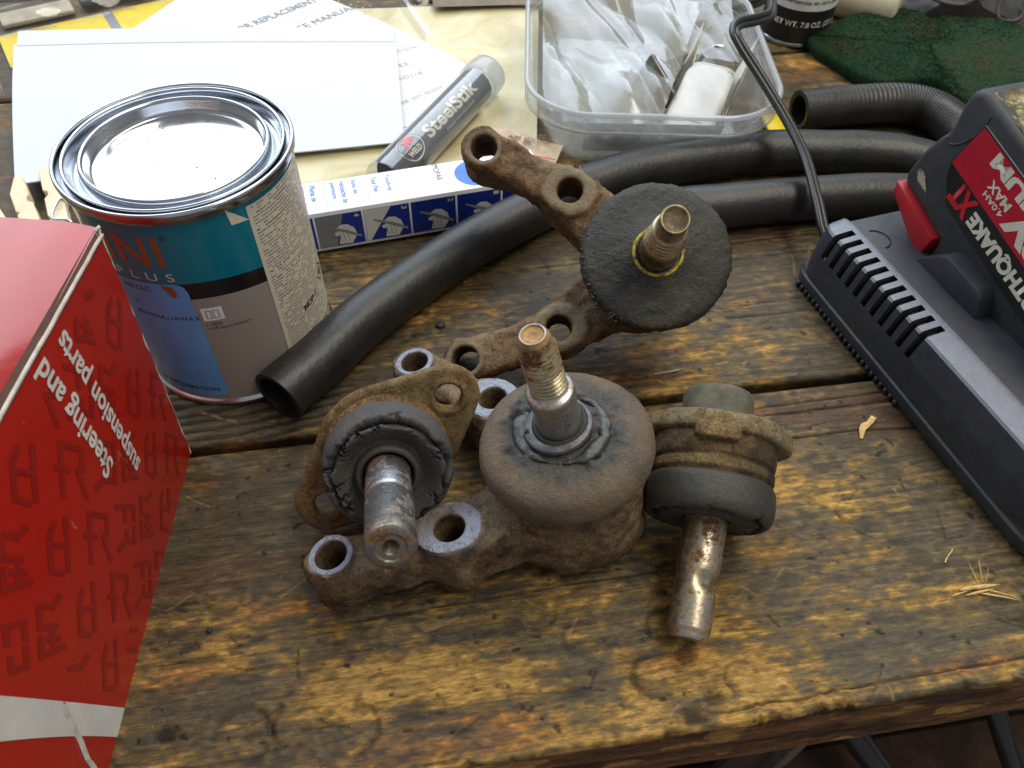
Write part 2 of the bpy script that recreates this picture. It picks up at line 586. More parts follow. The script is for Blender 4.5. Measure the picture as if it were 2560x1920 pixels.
M['lit_tin_lid'] = plain('lit lid panel', (.80, .80, .80), .16, 1.0, .05, .5)  # same tinplate in a lighter colour, where the panel mirrors the window
M['spring'] = plain('galvanised wire', (.55, .57, .60), .3, .95)
M['white_plastic'] = plain('white plastic', (.56, .56, .54), .5, 0, .08)
M['cream_plastic'] = plain('cream plastic', (.60, .55, .40), .45, 0, .12)
M['metal_dark'] = plain('grey metal part', (.16, .15, .14), .35, .85, .4)
M['green_bit'] = plain('green plastic', (.06, .20, .05), .6)
M['clear'] = clear_material('clear tub plastic', (.92, .93, .93), .17, .12, (.72, .73, .73), .7, True)
M['blister'] = clear_material('clear blister plastic', (.94, .95, .95), .05, .04, (.7, .72, .74), 1.3)
M['tube_clear'] = clear_material('clear tube plastic', (.95, .96, .97), .04, .03, (.8, .82, .85), 1.2)
M['cap_clear'] = clear_material('frosted cap plastic', (.85, .87, .90), .45, .18, (.66, .68, .72), 1.0)
M['chip'] = plain('pale wood splinter', (.50, .34, .13), .7, 0, .3, 4)
M['crumb'] = plain('dark rubber crumb', (.02, .02, .022), .7)
M['shelf'] = plain('brown shelf wood', (.06, .028, .012), .75, 0, .6, .6, .5, 5)
M['dust'] = plain('caked pale dust', (.36, .32, .20), .95, 0, .4, 3, 1.0, 8)

# ================================================================== the bench
BA = rad(9.8)
bench = empty('workbench', (0, 0, 0), rz=BA)
tag(bench, 'oil-stained wooden workbench of wide worn planks under everything', 'workbench')
def to_bench(x, y):
    c, s = math.cos(BA), math.sin(BA)
    return c * x + s * y, -s * x + c * y

rings = [(-10.9, 9.03, 1.15, .24, .55), (-8.6, 9.55, .95, .2, .5), (-6.4, 9.3, 1.15, .2, .45), (6.56, 11.9, 1.0, .32, .7), (10.3, 12.0, .72, .14, .45),
         (7.0, 14.1, .75, .2, .5), (-13.0, 14.9, .8, .2, .35), (3.3, 13.6, .8, .18, .35), (1.2, 14.6, .9, .2, .3), (-4.7, 13.3, 1.2, .25, .25),
         (17.3, 20.4, .7, .16, .4), (12.9, 18.9, .6, .2, .4), (23.4, 15.8, 1.0, .2, .3), (-2.2, 11.6, .9, .2, .25)]
spots = [(-13.9, 8.95, .38, .9), (9.0, 11.0, .35, .7), (7.9, 10.2, .45, .8), (13.0, 15.6, .6, .55), (15.0, 12.6, .7, .5), (-1.0, 9.2, 1.5, .4), (16.6, 10.9, 1.0, .5),
         (7.9, 12.8, .35, .7), (-9.3, 12.9, .5, .4), (3.4, 13.2, .8, .45), (-12.0, 17.5, 2.8, .25), (16.5, 25.6, 3.2, .35), (-9, 19, 3.5, .22), (21.5, 24, 2.5, .35), (-15, 12.5, 2.2, .3)]
bright = [(-10.7, 8.7, .7, .6), (-4.0, 11.8, 1.6, .5), (7.2, 15.9, .9, .9), (-2.5, 12.5, 2.0, .4), (-6.0, 11.2, 1.3, .5), (22.0, 16.2, .7, .8), (19.8, 25.2, .9, .6), (8.9, 13.2, .8, .4), (0.5, 12.9, 1.4, .4), (11.9, 11.9, .7, .3), (16, 15.2, 1.2, .35), (-12, 12.2, 1.2, .35)]

def sstep(a, b, x):
    t = np.clip((x - a) / (b - a), 0, 1)
    return t * t * (3 - 2 * t)
def lerp3(a, b, t):
    a = np.asarray(a, float); b = np.asarray(b, float)
    return a + (b - a) * t[..., None]
def nz2(X, Y, sx, sy, oct, seed):
    """anisotropic noise, about -.5 to .5"""
    return fbm(np.stack([X * sx, Y * sy, np.full(X.shape, seed)], -1), 1.0, oct)

def wood_fields(X, Y, y0, y1, seed, front, damaged):
    """colour, roughness and height of a worn plank top at (X along the grain, Y across)"""
    r = np.random.default_rng(int(seed * 10) + 5)
    Yw = Y + 1.1 * nz2(X, Y, .045, .10, 3, seed + 1)
    knots = [(r.uniform(-18, 38), r.uniform(y0 + 2, y1 - 2), r.uniform(.5, .9)) for _ in range(4)]
    kd = np.zeros_like(X)
    for kx, ky, kr in knots:
        d2 = ((X - kx) * .45) ** 2 + (Y - ky) ** 2
        Yw = Yw + np.sign(Y - ky) * kr * .9 * np.exp(-d2 / (kr * 2.2) ** 2)
        kd = np.maximum(kd, np.exp(-(((X - kx) * .75) ** 2 + (Y - ky) ** 2) / (kr * .75) ** 2))
    grain = nz2(X, Yw, .05, 5.5, 4, seed + 2)                 # growth lines
    fine = nz2(X, Yw, .35, 16.0, 2, seed + 3)
    big = nz2(X, Y, .075, .20, 3, seed + 4)
    patch = nz2(X, Yw, .40, .80, 5, seed + 5)
    chop = nz2(X, Yw, 1.15, 3.8, 4, seed + 6)
    grit = nz2(X, Y, 2.4, 4.2, 4, seed + 7)
    wob = nz2(X, Y, 1.1, 1.1, 3, seed + 8)
    wear = np.zeros_like(X); stain = np.zeros_like(X); h = np.zeros_like(X); line = np.zeros_like(X)
    if front:
        wear += .17 * np.clip(1 - (Y - y0) / 5.5, 0, 1) + .15 * np.clip(1 - np.abs(Y - y0 - .8) / .9, 0, 1)
        wear -= .08 * np.clip((Y - y0 - 8) / 5, 0, 1)
    wear += .12 * np.clip(1 - (Y - y0) / .9, 0, 1) * (1 - front) + .10 * np.clip(1 - (y1 - Y) / .8, 0, 1)
    if front or damaged:
        for (wx, wy, rr, w, a) in rings:
            bx, by = to_bench(wx, wy)
            q = np.hypot(X - bx, (Y - by) * 1.08)
            if q.min() > rr + 1: continue
            an = np.arctan2(Y - by, X - bx)
            d = q - rr * (1 + .10 * np.sin(an + wx)) + wob * .22
            keep = np.clip(.35 + 1.0 * np.sin(an * 1.0 + wx * 1.7) + 1.2 * wob, .30, 1)
            line = np.maximum(line, 1.0 * a * keep * np.exp(-(d / (w * .55)) ** 2))
            h -= .16 * a * keep * np.exp(-(d / (w * .6)) ** 2)
            h += .045 * a * np.exp(-((d - w * 1.3) / (w * .7)) ** 2)
            wear += .16 * a * np.exp(-(q / (rr * .8)) ** 4) + .12 * a * np.exp(-((d - w * 1.5) / (w * .8)) ** 2)
        for (wx, wy, rr, a) in spots:
            bx, by = to_bench(wx, wy)
            d = np.hypot((X - bx) * .75, Y - by) + wob * rr * 1.2
            g = np.exp(-(d / rr) ** 4)
            if rr < .5:
                line = np.maximum(line, a * g); h -= .14 * g
            else: stain += .22 * a * g
        for (wx, wy, rr, a) in bright:
            bx, by = to_bench(wx, wy)
            d = np.hypot((X - bx) * .42, Y - by) + wob * rr * 1.1
            wear += .28 * a * np.exp(-(d / rr) ** 2)
    # scratches and cuts: short straight lines at many angles; long cracks run with the grain
    x0, x1 = X.min(), X.max()
    scr = np.zeros_like(X)
    for k in range(120 if front else 60):
        cx, cy = r.uniform(-20, 36), r.uniform(y0, y1)
        a = r.normal(0, .25) if r.random() < .5 else r.uniform(0, math.pi)
        L = r.uniform(.3, 2.2); w = r.uniform(.03, .06)
        m = (np.abs(X - cx) < L + .2) & (np.abs(Y - cy) < L + .2)
        if not m.any(): continue
        u = (X[m] - cx) * math.cos(a) + (Y[m] - cy) * math.sin(a)
        v = -(X[m] - cx) * math.sin(a) + (Y[m] - cy) * math.cos(a) + .05 * np.sin(u * 2.3 + k)
        g = np.exp(-(v / w) ** 2) * (np.abs(u) < L * .5)
        if k % 3 == 0: scr[m] = np.maximum(scr[m], g * .8)
        else: line[m] = np.maximum(line[m], g * .75)
        h[m] -= .05 * g
    for k in range(9):
        cx, cy = r.uniform(-18, 34), r.uniform(y0 + .5, y1 - .5)
        L = r.uniform(3, 11); w = r.uniform(.025, .055)
        v = Yw - (cy + .02 * (X - cx))
        v = v - np.interp(cx, [x0, x1], [0, 0])
        g = np.exp(-((v + .10 * nz2(X, Y, .8, .1, 3, seed + 20 + k)) / w) ** 2) * np.clip((L - np.abs(X - cx)) / 1.2, 0, 1)
        line = np.maximum(line, g); h -= .12 * g
    if damaged:
        bx, by = to_bench(-15.0, 25.9)
        m = np.clip(1.5 - np.hypot((X - bx) / 4.6, (Y - by) / 1.9), 0, 1)
        ln = np.clip(np.sin((Y - .13 * X) * 10.0 + 5.0 * nz2(X, Y, .3, 2, 3, seed + 40)), 0, 1)
        m = np.clip(m * 2.5, 0, 1)
        stain += .30 * m; line = np.maximum(line, .9 * m * ln); h -= .16 * m * ln
    # how far the grime is rubbed through to bare wood
    W = .95 * big + .95 * patch + .66 * chop + .16 * grain + .62 * grit + wear - stain - (0.15 if not front else .175)
    mid = sstep(-.26, .0, W)
    bare = sstep(.03, .21, W)
    hot = sstep(.20, .40, W)
    gl = np.clip(.5 + 1.5 * grain + .9 * fine, 0, 1)
    dirty = lerp3((.030, .0240, .0130), (.092, .072, .036), np.clip(.5 + 1.2 * chop + .9 * grain + .5 * fine, 0, 1))
    olive = lerp3((.072, .051, .019), (.158, .115, .041), gl)
    yel = lerp3((.145, .090, .023), (.30, .195, .052), gl)
    pale = lerp3((.27, .165, .042), (.48, .32, .095), gl)
    c = dirty + (olive - dirty) * mid[..., None]
    c = c + (yel - c) * (bare * .92)[..., None]
    c = c + (pale - c) * (hot * .8)[..., None]
    red = sstep(.07, .20, nz2(X, Yw, .10, .55, 4, seed + 9)) * .48
    c = c * (1 + red[..., None] * (np.array([1.35, .78, .55]) - 1))
    gry = sstep(.04, .16, nz2(X, Y, .16, .32, 4, seed + 10)) * .38 * (1 - .6 * bare)
    c = c + (np.array([.074, .067, .050]) * (.65 + .9 * gl[..., None]) - c) * gry[..., None]
    c = c * (1 - .72 * kd[..., None])
    pits = sstep(.30, .36, nz2(X, Y, 2.1, 2.6, 2, seed + 11))
    line = np.maximum(line, .8 * pits)
    c = c * (1 - .86 * np.clip(line, 0, 1)[..., None])
    c = c + (np.array([.42, .30, .13]) - c) * (.55 * scr)[..., None]
    c = c * (1 + .5 * grit[..., None])
    rough = .50 + .20 * bare + .30 * np.abs(grit) + .10 * gry + .25 * np.clip(line, 0, 1)
    h = h + .030 * grain + .012 * fine + .045 * patch + .05 * big - .025 * bare - .05 * pits + .012 * grit
    c = c * np.array([.89, .80, .69])
    return np.clip(c, .004, .8), np.clip(rough, .2, .95), h

def plank(y0, y1, x0, x1, step, th=4.4, front=False, seed=0.0, damaged=False, fx0=None, fx1=None):
    nt = int((y1 - y0 - .9) / step)
    sec, kind = [], []
    nf = 40 if front else 8
    for k in range(nf): sec.append((y0 + (.10 if not front else .30) * k / nf, -th + (th - .55) * k / nf)); kind.append(1)
    for k in range(0, 8):
        a = k / 8 * math.pi / 2
        sec.append((y0 + .55 - .55 * math.cos(a) + (.30 if front else .1) * (1 - k / 8), -.55 + .55 * math.sin(a))); kind.append(.5 if k < 4 else 0)
    for k in range(nt + 1): sec.append((y0 + .6 + (y1 - y0 - .9) * k / nt, 0.0)); kind.append(0)
    for q in [(y1 - .1, -.12), (y1, -.4), (y1, -th)]: sec.append(q); kind.append(0)
    sec = np.array(sec); kind = np.array(kind)
    if fx0 is None: xs = np.arange(x0, x1 + step, step)
    else: xs = np.concatenate([np.linspace(x0, fx0 - 1, 8), np.arange(fx0, fx1, step), np.linspace(fx1 + 1, x1, 8)])
    n, m = len(xs), len(sec)
    X = np.repeat(xs[:, None], m, 1); Y = np.repeat(sec[None, :, 0], n, 0); Z = np.repeat(sec[None, :, 1], n, 0)
    face = np.repeat((kind > .4)[None, :], n, 0)
    Yt = np.where(face, y0 + Z * .9, Y)            # carry the grain round the front arris
    col, rough, h = wood_fields(X, Yt, y0, y1, seed, front, damaged)
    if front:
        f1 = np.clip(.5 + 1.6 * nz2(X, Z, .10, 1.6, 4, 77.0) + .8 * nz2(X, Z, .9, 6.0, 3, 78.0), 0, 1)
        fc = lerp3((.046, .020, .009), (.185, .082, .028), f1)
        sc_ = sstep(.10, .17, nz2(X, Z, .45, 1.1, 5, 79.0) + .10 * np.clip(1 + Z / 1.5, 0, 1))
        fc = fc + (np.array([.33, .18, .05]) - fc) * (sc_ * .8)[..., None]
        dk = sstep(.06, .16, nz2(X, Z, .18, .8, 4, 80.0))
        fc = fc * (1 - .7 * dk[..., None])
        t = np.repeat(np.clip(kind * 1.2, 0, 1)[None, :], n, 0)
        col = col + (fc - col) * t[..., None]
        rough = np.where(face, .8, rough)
        bite = fbm(np.stack([xs, xs * 0, xs * 0 + 3], -1), .7, 4)
        bite2 = np.clip(fbm(np.stack([xs, xs * 0, xs * 0 + 9], -1), 1.6, 4) - .10, 0, 1)
        e = np.clip(1 - (Y - y0) / 1.4, 0, 1) * np.clip(1 + (Z + .2) / 1.0, 0, 1)
        Y = Y + e * (.25 * bite[:, None] + 1.3 * bite2[:, None])
        Y = Y + face * (.16 * nz2(X, Z, .4, 2.5, 4, 81.0))
    else:
        e = np.clip(1 - (Y - y0) / .8, 0, 1)
        Y = Y + e * .22 * fbm(np.stack([xs, xs * 0, xs * 0 + seed], -1), .9, 3)[:, None]
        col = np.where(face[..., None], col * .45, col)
    top = Z > -.6
    Z = Z + top * np.where(face, 0, h)
    Z = np.where(Z > .04, .04, Z)
    V = np.stack([X, Y, Z], -1)
    F = grid_faces(n, m)[:, ::-1].tolist()
    F.append(list(range(m))); F.append(list(range((n - 1) * m, n * m))[::-1])
    return (V.reshape(-1, 3), F), col.reshape(-1, 3), rough.ravel()

def wood_material(name):
    t = NT(name)
    c = t.N('Attribute', attribute_name='wcol').outputs['Color']
    ro = t.attr('wrough')
    n = t.noise(t.co((1.7, 6.5, 6.5)), 1.0, 6, .74)
    fib = t.noise(t.co((.7, 34, 34)), 1.0, 2, .6)
    c = t.mix(1.0, c, t.ramp(n, [(.30, .38), (.5, 1.0), (.68, 1.62)]), 'MULTIPLY')
    c = t.mix(1.0, c, t.ramp(fib, [(.3, .74), (.7, 1.24)]), 'MULTIPLY')
    n = t.math('ADD', n, t.math('MULTIPLY', fib, .3))
    nm = t.bump(n, .6, .06)
    return t.pr(c, ro, 0, nm, spec=.38)
M['wood'] = wood_material('bench wood')
def add_plank(y0, y1, x0, x1, step, seed, front=False, damaged=False, fx0=None, fx1=None):
    vf, col, ro = plank(y0, y1, x0, x1, step, 4.4, front, seed, damaged, fx0, fx1)
    o = mk('plank', vf, M['wood'], bench, attrs={'wrough': ro})
    at = o.data.attributes.new('wcol', 'FLOAT_COLOR', 'POINT')
    at.data.foreach_set('color', np.concatenate([col, np.ones((len(col), 1))], 1).astype(np.float32).ravel())
    return o
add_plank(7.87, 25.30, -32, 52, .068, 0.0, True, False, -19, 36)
add_plank(25.72, 43.9, -60, 70, .095, 13.0, False, True, -22, 40)
add_plank(44.2, 62.2, -75, 85, .4, 29.0)
add_plank(62.5, 80.5, -85, 95, .5, 41.0)
add_plank(80.8, 99, -95, 105, 1.0, 53.0)

# lower shelf and what lies on it, seen under the front edge
shelf = empty('lower_shelf', (0, 0, -24), rz=BA)
shelf['kind'] = 'structure'
for k in range(4):
    V, F = bbox(-60, 80, -30 + k * 14, -30 + k * 14 + 13.7, -2, 0, .2, 1)
    mk('plank', (V, F), M['shelf'], shelf)
floor_o = mk('floor', (np.array([(-300, -300, -90), (300, -300, -90), (300, 300, -90), (-300, 300, -90)], float), [[0, 1, 2, 3]]), plain('concrete floor', (.10, .095, .09), .8, 0, .3, .1), None, False)
floor_o['kind'] = 'structure'

def hose_obj(name, pts, r, mat, label, cat='hose', wall=None, n=20, seg=14, group=None, disp=None):
    P = spline(pts, seg)
    o = mk(name, tube(P - P[0], r, n, True, wall, disp), mat, None, angle=50)
    o.location = Vector(P[0]) * U
    tag(o, label, cat, group)
    return o
hose_obj('rubber_hose', [(28.0, 17.5, -11), (28.8, 13.9, -13), (31.2, 10.5, -17), (35, 6, -22)], .6, M['cord'], 'black hose curling below the bench edge, second from bottom right corner')
hose_obj('rubber_hose', [(18.5, 19.5, -16), (23.0, 14.5, -19), (28.0, 9.0, -22.5), (33, 3, -23)], .85, M['cord'], 'dull black hose slanting down below the bench edge, left of the shiny one')
hose_obj('rubber_hose', [(33.5, 19, -9), (34.2, 14, -11.5), (34.6, 10.5, -14), (36.5, 8.5, -18)], 1.0, M['cord'], 'thick black hose below the bench edge nearest the right side of the photo')
tr = empty('metal_bracket', (15.5, 13.2, -22), rz=BA)
tag(tr, 'narrow grey metal bracket upright below the bench edge', 'bracket')
mk('plate', bbox(-2.2, .6, -.3, .3, 0, 11, .1), M['metal_dark'], tr)
mk('flange', bbox(.6, 1.3, -1.0, .3, 0, 11, .1), M['spring'], tr)

# ================================================================== ball joints
def vsdf(G):
    x, y, z = G[..., 0], G[..., 1], G[..., 2]
    rxy = np.hypot(x, y)
    # body: squat barrel
    rb = 3.28 - .05 * (z - 1.5) ** 2 * .25
    d = smax(rxy - rb, np.abs(z - 1.75) - 2.65, .5)
    arm = None
    for s in (1, -1):
        p2 = np.array([4.66, 3.78 * s]); p1 = np.array([9.55, 5.85 * s])
        def seg(a, b):
            ab = b - a
            px, py = x - a[0], y - a[1]
            t = np.clip((px * ab[0] + py * ab[1]) / (ab @ ab), 0, 1)
            return np.hypot(px - t * ab[0], py - t * ab[1]), t
        d1, t1 = seg(np.array([1.0, .9 * s]), p2)
        d2, t2 = seg(p2, p1)
        zb1, zt1 = -.35 + .5 * np.sin(t1 * math.pi), 2.95
        a1 = smax(d1 - (1.85 - .40 * t1), np.abs(z - (zt1 + zb1) / 2) - (zt1 - zb1) / 2, .55)
        zb2 = .15 + .62 * np.sin(t2 * math.pi) ** 1.2
        zt2 = 3.0 - .18 * np.sin(t2 * math.pi)
        a2 = smax(d2 - (1.24 - .10 * np.sin(t2 * math.pi)), np.abs(z - (zt2 + zb2) / 2) - (zt2 - zb2) / 2, .5)
        th = math.atan2(p1[1] - p2[1], p1[0] - p2[0])
        ux = (x - p2[0]) * math.cos(th) + (y - p2[1]) * math.sin(th)
        uy = -(x - p2[0]) * math.sin(th) + (y - p2[1]) * math.cos(th)
        b2 = smax(np.hypot(ux / 1.18, uy) - 1.28, np.abs(z - 1.48) - 1.72, .22)
        b1 = smax(np.hypot(x - p1[0], y - p1[1]) - 1.06 - .05 * (3.2 - z) * .3, np.abs(z - 1.55) - 1.65, .16)
        a = smin(smin(a1, a2, .5), smin(b1, b2, .2), .3)
        arm = a if arm is None else smin(arm, a, .5)
    d = smin(d, arm, .75)
    fl = fbm(G, 1.05, 3, 40.0)
    d = d + .16 * (fbm(G, .75, 3)) + .09 * fbm(G, 2.4, 2) - .07 * sstep(.03, .07, fl) + .06 * sstep(.05, .09, -fl)
    for s in (1, -1):
        for (hx, hy, hr) in ((4.66, 3.78 * s, .70), (9.55, 5.85 * s, .72)):
            q = np.hypot(x - hx, y - hy)
            # machined flat spot-face round the hole
            flat_ = smax(q - (1.55 if hx < 6 else 1.06), -(z - 3.17), .05)
            d = np.maximum(d, -flat_)
            d = smax(d, -(q - hr), .08)
    return d
vV, vF = surfnet(vsdf, (-4.0, -8.0, -1.5), (11.4, 8.0, 4.9), .13)
_x, _y, _z = vV.T
bare = np.zeros(len(vV))
for s in (1, -1):
    for (hx, hy, ro_) in ((9.55, 5.85 * s, 1.06), (4.66, 3.78 * s, 1.5)):
        q = np.hypot(_x - hx, _y - hy)
        bare = np.maximum(bare, np.clip((ro_ - q) / .12, 0, 1) * np.clip((q - .70) / .1, 0, 1) * np.clip((_z - 2.95) / .12, 0, 1))
def machined_ring(hx, hy, ro, ell, th, wob, seed):
    """thin bright annulus left by the spot-facing cutter"""
    A = np.linspace(0, 2 * math.pi, 97)[:-1]
    R_ = np.linspace(0, 1, 9)
    nz = fbm(np.stack([np.cos(A), np.sin(A), A * 0 + seed], -1), 1.4, 4)
    out = ro * (1 + wob * nz)
    rad_ = .735 + (out[None, :] - .735) * R_[:, None]
    ux, uy = rad_ * np.cos(A) * (1 + (ell - 1) * R_[:, None]), rad_ * np.sin(A)
    c, s_ = math.cos(th), math.sin(th)
    z = 3.195 - .05 * (R_[:, None] > .95) - .05 * (R_[:, None] < .05) + 0 * A
    V = np.stack([hx + ux * c - uy * s_, hy + ux * s_ + uy * c, z], -1)
    side = np.cos(A + th * 0 - seed)[None, :] + 0 * rad_
    return (V.reshape(-1, 3), grid_faces(9, 96, True)), side.ravel()
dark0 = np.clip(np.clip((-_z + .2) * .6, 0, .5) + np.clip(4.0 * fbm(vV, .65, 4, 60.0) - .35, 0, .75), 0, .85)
def vnormals(V, F):
    F = np.asarray(F)
    fn = np.cross(V[F[:, 2]] - V[F[:, 0]], V[F[:, 3]] - V[F[:, 1]])
    N = np.zeros_like(V)
    for k in range(4): np.add.at(N, F[:, k], fn)
    return N / (np.linalg.norm(N, axis=1)[:, None] + 1e-9)
nv = vnormals(vV, vF)
dust_a = np.clip(nv[:, 2] * 1.3 - .25 + 1.6 * fbm(vV, .5, 3, 6.0), 0, 1) * .85
dust_b = np.clip((nv @ np.array([0, -.5, .8])) * 1.2 - .35 + 1.8 * fbm(vV, .5, 3, 16.0), 0, 1) * .75

def turned(prof, n=48, mat=None):
    return lathe(prof, n)

def thread_prof(r, z0, z1, pitch=.16, depth=.07, taper=0.0):
    out = []
    k = int((z1 - z0) / pitch)
    for i in range(k):
        z = z0 + i * pitch
        rr = r - taper * i / k
        out += [(rr - depth, z), (rr, z + pitch * .35), (rr, z + pitch * .55), (rr - depth, z + pitch * .95)]
    return out

def round_boot(prof, n=200, amp=.05, sc=1.2, seed=0.0, step=.09):
    prof = dense(smooth_prof(prof, 2).tolist(), step)
    V, F = lathe(prof, n)
    P = V.copy(); P[:, 2] += seed
    nrm = np.stack([V[:, 0], V[:, 1], (V[:, 2] - 4.8) * 1.5], -1)
    nrm /= np.linalg.norm(nrm, axis=1)[:, None] + 1e-6
    V = V + nrm * (amp * 2 * fbm(P, sc, 3) + amp * .9 * fbm(P, sc * 4, 3) + amp * .8 * fbm(P, 9.0, 2))[:, None]
    return V, F

Ra = [[-0.961, -0.215, -0.176], [0.209, -0.977, 0.051], [-0.182, 0.012, 0.983]]
Rb = [[-0.997, -0.059, -0.057], [0.081, -0.806, -0.586], [-0.012, -0.589, 0.808]]
def ortho(R):
    u, s, v = np.linalg.svd(np.array(R)); return u @ v

# --- joint with the upright stud, in the middle of the bench
ja = empty('ball_joint', (3.25, 19.33, 1.5), ortho(Ra))
tag(ja, 'rusty forked ball joint at centre, upright threaded stud and bright rings round its holes', 'ball joint', 'worn ball joints')
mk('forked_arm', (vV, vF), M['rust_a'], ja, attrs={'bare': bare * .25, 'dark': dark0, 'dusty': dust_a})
zinc = rust_material('bare machined metal', (1.0, .85, .7), 1.0, (.40, .44, .54))
for k, s in enumerate((1, -1)):
    vf, sd_ = machined_ring(9.55, 5.85 * s, 1.0, 1.0, 0, .05, 1.0 + k)
    mk('machined_ring', vf, zinc, ja, attrs={'bare': np.full(len(sd_), 1.0)})
    th = math.atan2(2.07 * s, 4.89)
    vf, sd_ = machined_ring(4.66, 3.78 * s, 1.24, 1.2, th, .10, 2.0 + k)
    mk('machined_ring', vf, zinc, ja, attrs={'bare': np.clip(.72 + .6 * (sd_ if s == 1 else 0 * sd_ + 1), .12, 1)})
bp = [(3.05, 3.7), (3.35, 3.85), (3.62, 4.1), (3.84, 4.55), (3.86, 5.05), (3.66, 5.55), (3.2, 5.85), (2.6, 5.92), (2.0, 5.86), (1.6, 5.95), (1.3, 6.05), (1.1, 5.8)]
bV, bF = round_boot(bp, 240, .055, .9, 3.0)
rr = np.hypot(bV[:, 0], bV[:, 1])
th_ = np.arctan2(bV[:, 1], bV[:, 0])
lump = np.exp(-((rr - 1.95) / .75) ** 2) * np.clip(fbm(bV, 1.1, 3, 4.0) * 6 + .15, 0, 1) * (bV[:, 2] > 5.3)
bV[:, 2] += .42 * lump * (1 + 3.0 * fbm(bV, 3.0, 4))
dust = np.clip(.55 + 2.6 * fbm(bV, .45, 3, 2.0) - 1.2 * lump - 1.1 * np.clip(1 - (rr - 1.6) / 1.3, 0, 1) * (bV[:, 2] > 5.3), 0, 1)
mk('rubber_boot', (bV, bF), M['boot_a'], ja, attrs={'grease': np.clip(lump * 1.1, 0, 1), 'dusty': dust * .9})
def crust(G):
    q = np.hypot(G[..., 0], G[..., 1])
    an = np.arctan2(G[..., 1], G[..., 0])
    amt = .55 * np.cos(an + .15) ** 2 + .25 * np.clip(np.sin(an + 1.2), 0, 1)
    return np.hypot(q - 1.82, (G[..., 2] - 5.98) * 1.4) - (.20 + .30 * amt) + .55 * (.12 - fbm(G, 1.3, 4, 3.0)) + .035
gV, gF = surfnet(crust, (-2.9, -2.9, 5.5), (2.9, 2.9, 6.7), .075)
mk('grease_crust', (gV, gF), M['grease'], ja)
# the stud leans a little inside its socket
st = empty('stud', (0, 0, 0)); st.parent = ja
st.matrix_local = (Matrix.Translation(Vector((0, 0, 5.4)) * U) @ Matrix.Rotation(rad(2.0), 4, 'Y') @ Matrix.Rotation(rad(-6.5), 4, 'X'))
# washer ring round the stud
mk('washer', xf(lathe([(.95, .60), (1.40, .58), (1.48, .66), (1.46, .80), (1.38, .86), (1.0, .88), (.95, .80)], 56), roty(rad(3)) @ rotx(rad(4)), (.06, .08, .24)), M['washer'], st, angle=40)
mk('seal_ring', lathe([(1.16, 1.08), (1.20, 1.17), (1.12, 1.26), (1.02, 1.28), (.96, 1.2)], 48), M['boot_b'], st)
mk('under_ring', lathe([(1.2, .3), (1.35, .55), (1.32, .85), (1.0, .9)], 48), M['boot_b'], st)
mk('taper', lathe([(1.0, .3), (.98, 1.0), (.93, 2.6), (.925, 3.15), (.90, 3.2)], 56), M['stud_a'], st, angle=40)
mk('collar', lathe([(.91, 3.15), (.995, 3.17), (1.0, 3.5), (.94, 3.58), (.82, 3.62), (.72, 3.72), (.66, 3.82)], 56), M['stud_a'], st, angle=40)
mk('thread', lathe(thread_prof(.765, 3.78, 4.96, .235, .12, .0) + [(.68, 4.96)], 48), plain('golden thread', (.36, .31, .21), .34, .9, .3, 2, .3), st, angle=50)
mk('thread', lathe(thread_prof(.775, 4.90, 6.45, .235, .09, .03) + [(.68, 6.5), (.61, 6.74)], 48), M['thread_a'], st, angle=50)
mk('tip', lathe([(.615, 6.72), (.51, 6.92), (.48, 6.94), (.45, 6.92), (.41, 6.87), (.001, 6.84)], 40), M['rust_tip'], st, angle=40)
V, F = lathe([(.515, 6.90), (.525, 6.93), (.49, 6.965), (.45, 6.95)], 40)
mk('tip_rim', (V, F), M['bright_rim'], st)

# --- joint lying against the hose, behind
jb = empty('ball_joint', (7.48, 33.5, 3.54), ortho(Rb))
tag(jb, 'rusty forked ball joint propped on the black hose, broad black disc boot with yellow ring', 'ball joint', 'worn ball joints')
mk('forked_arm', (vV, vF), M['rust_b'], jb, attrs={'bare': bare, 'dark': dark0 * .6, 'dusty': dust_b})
bp = [(3.05, 3.7), (3.5, 3.95), (3.76, 4.3), (3.88, 4.75), (3.82, 5.15), (3.5, 5.40), (2.9, 5.50), (2.2, 5.62), (1.6, 5.82), (1.28, 6.0), (1.1, 5.9)]
bV, bF = round_boot(bp, 320, .06, .8, 17.0, .07)
rr = np.hypot(bV[:, 0], bV[:, 1]); an = np.arctan2(bV[:, 1], bV[:, 0])
frill = np.exp(-((rr - 3.9) / .18) ** 2)
jag = fbm(np.stack([np.cos(an) * 3.9, np.sin(an) * 3.9, bV[:, 2]], -1), 3.2, 3, 8.0)
s_ = 1 + frill * jag * .055
bV[:, 0] *= s_; bV[:, 1] *= s_
bV[:, 2] += frill * .14 * fbm(bV, 2.2, 3, 4.0)
lump = np.clip(fbm(bV, 1.1, 3, 9.0) * 6 - .6, 0, 1) * np.exp(-((an - 2.2) / .8) ** 2) * np.clip((rr - 2.2) / .6, 0, 1)
bV[:, 2] += .12 * lump + (rr > 1.5) * (.10 * fbm(bV, 1.4, 3, 31.0) + .07 * fbm(bV, 5.0, 3, 33.0))
mk('rubber_boot', (bV, bF), M['boot_b'], jb, attrs={'grease': np.clip(lump, 0, 1) * .6, 'dusty': np.clip(-.1 + 2.0 * fbm(bV, .5, 3, 7.0), 0, .45) * (rr < 3.7), 'dark': np.clip(frill * (.3 + jag), 0, .6)})
g = []
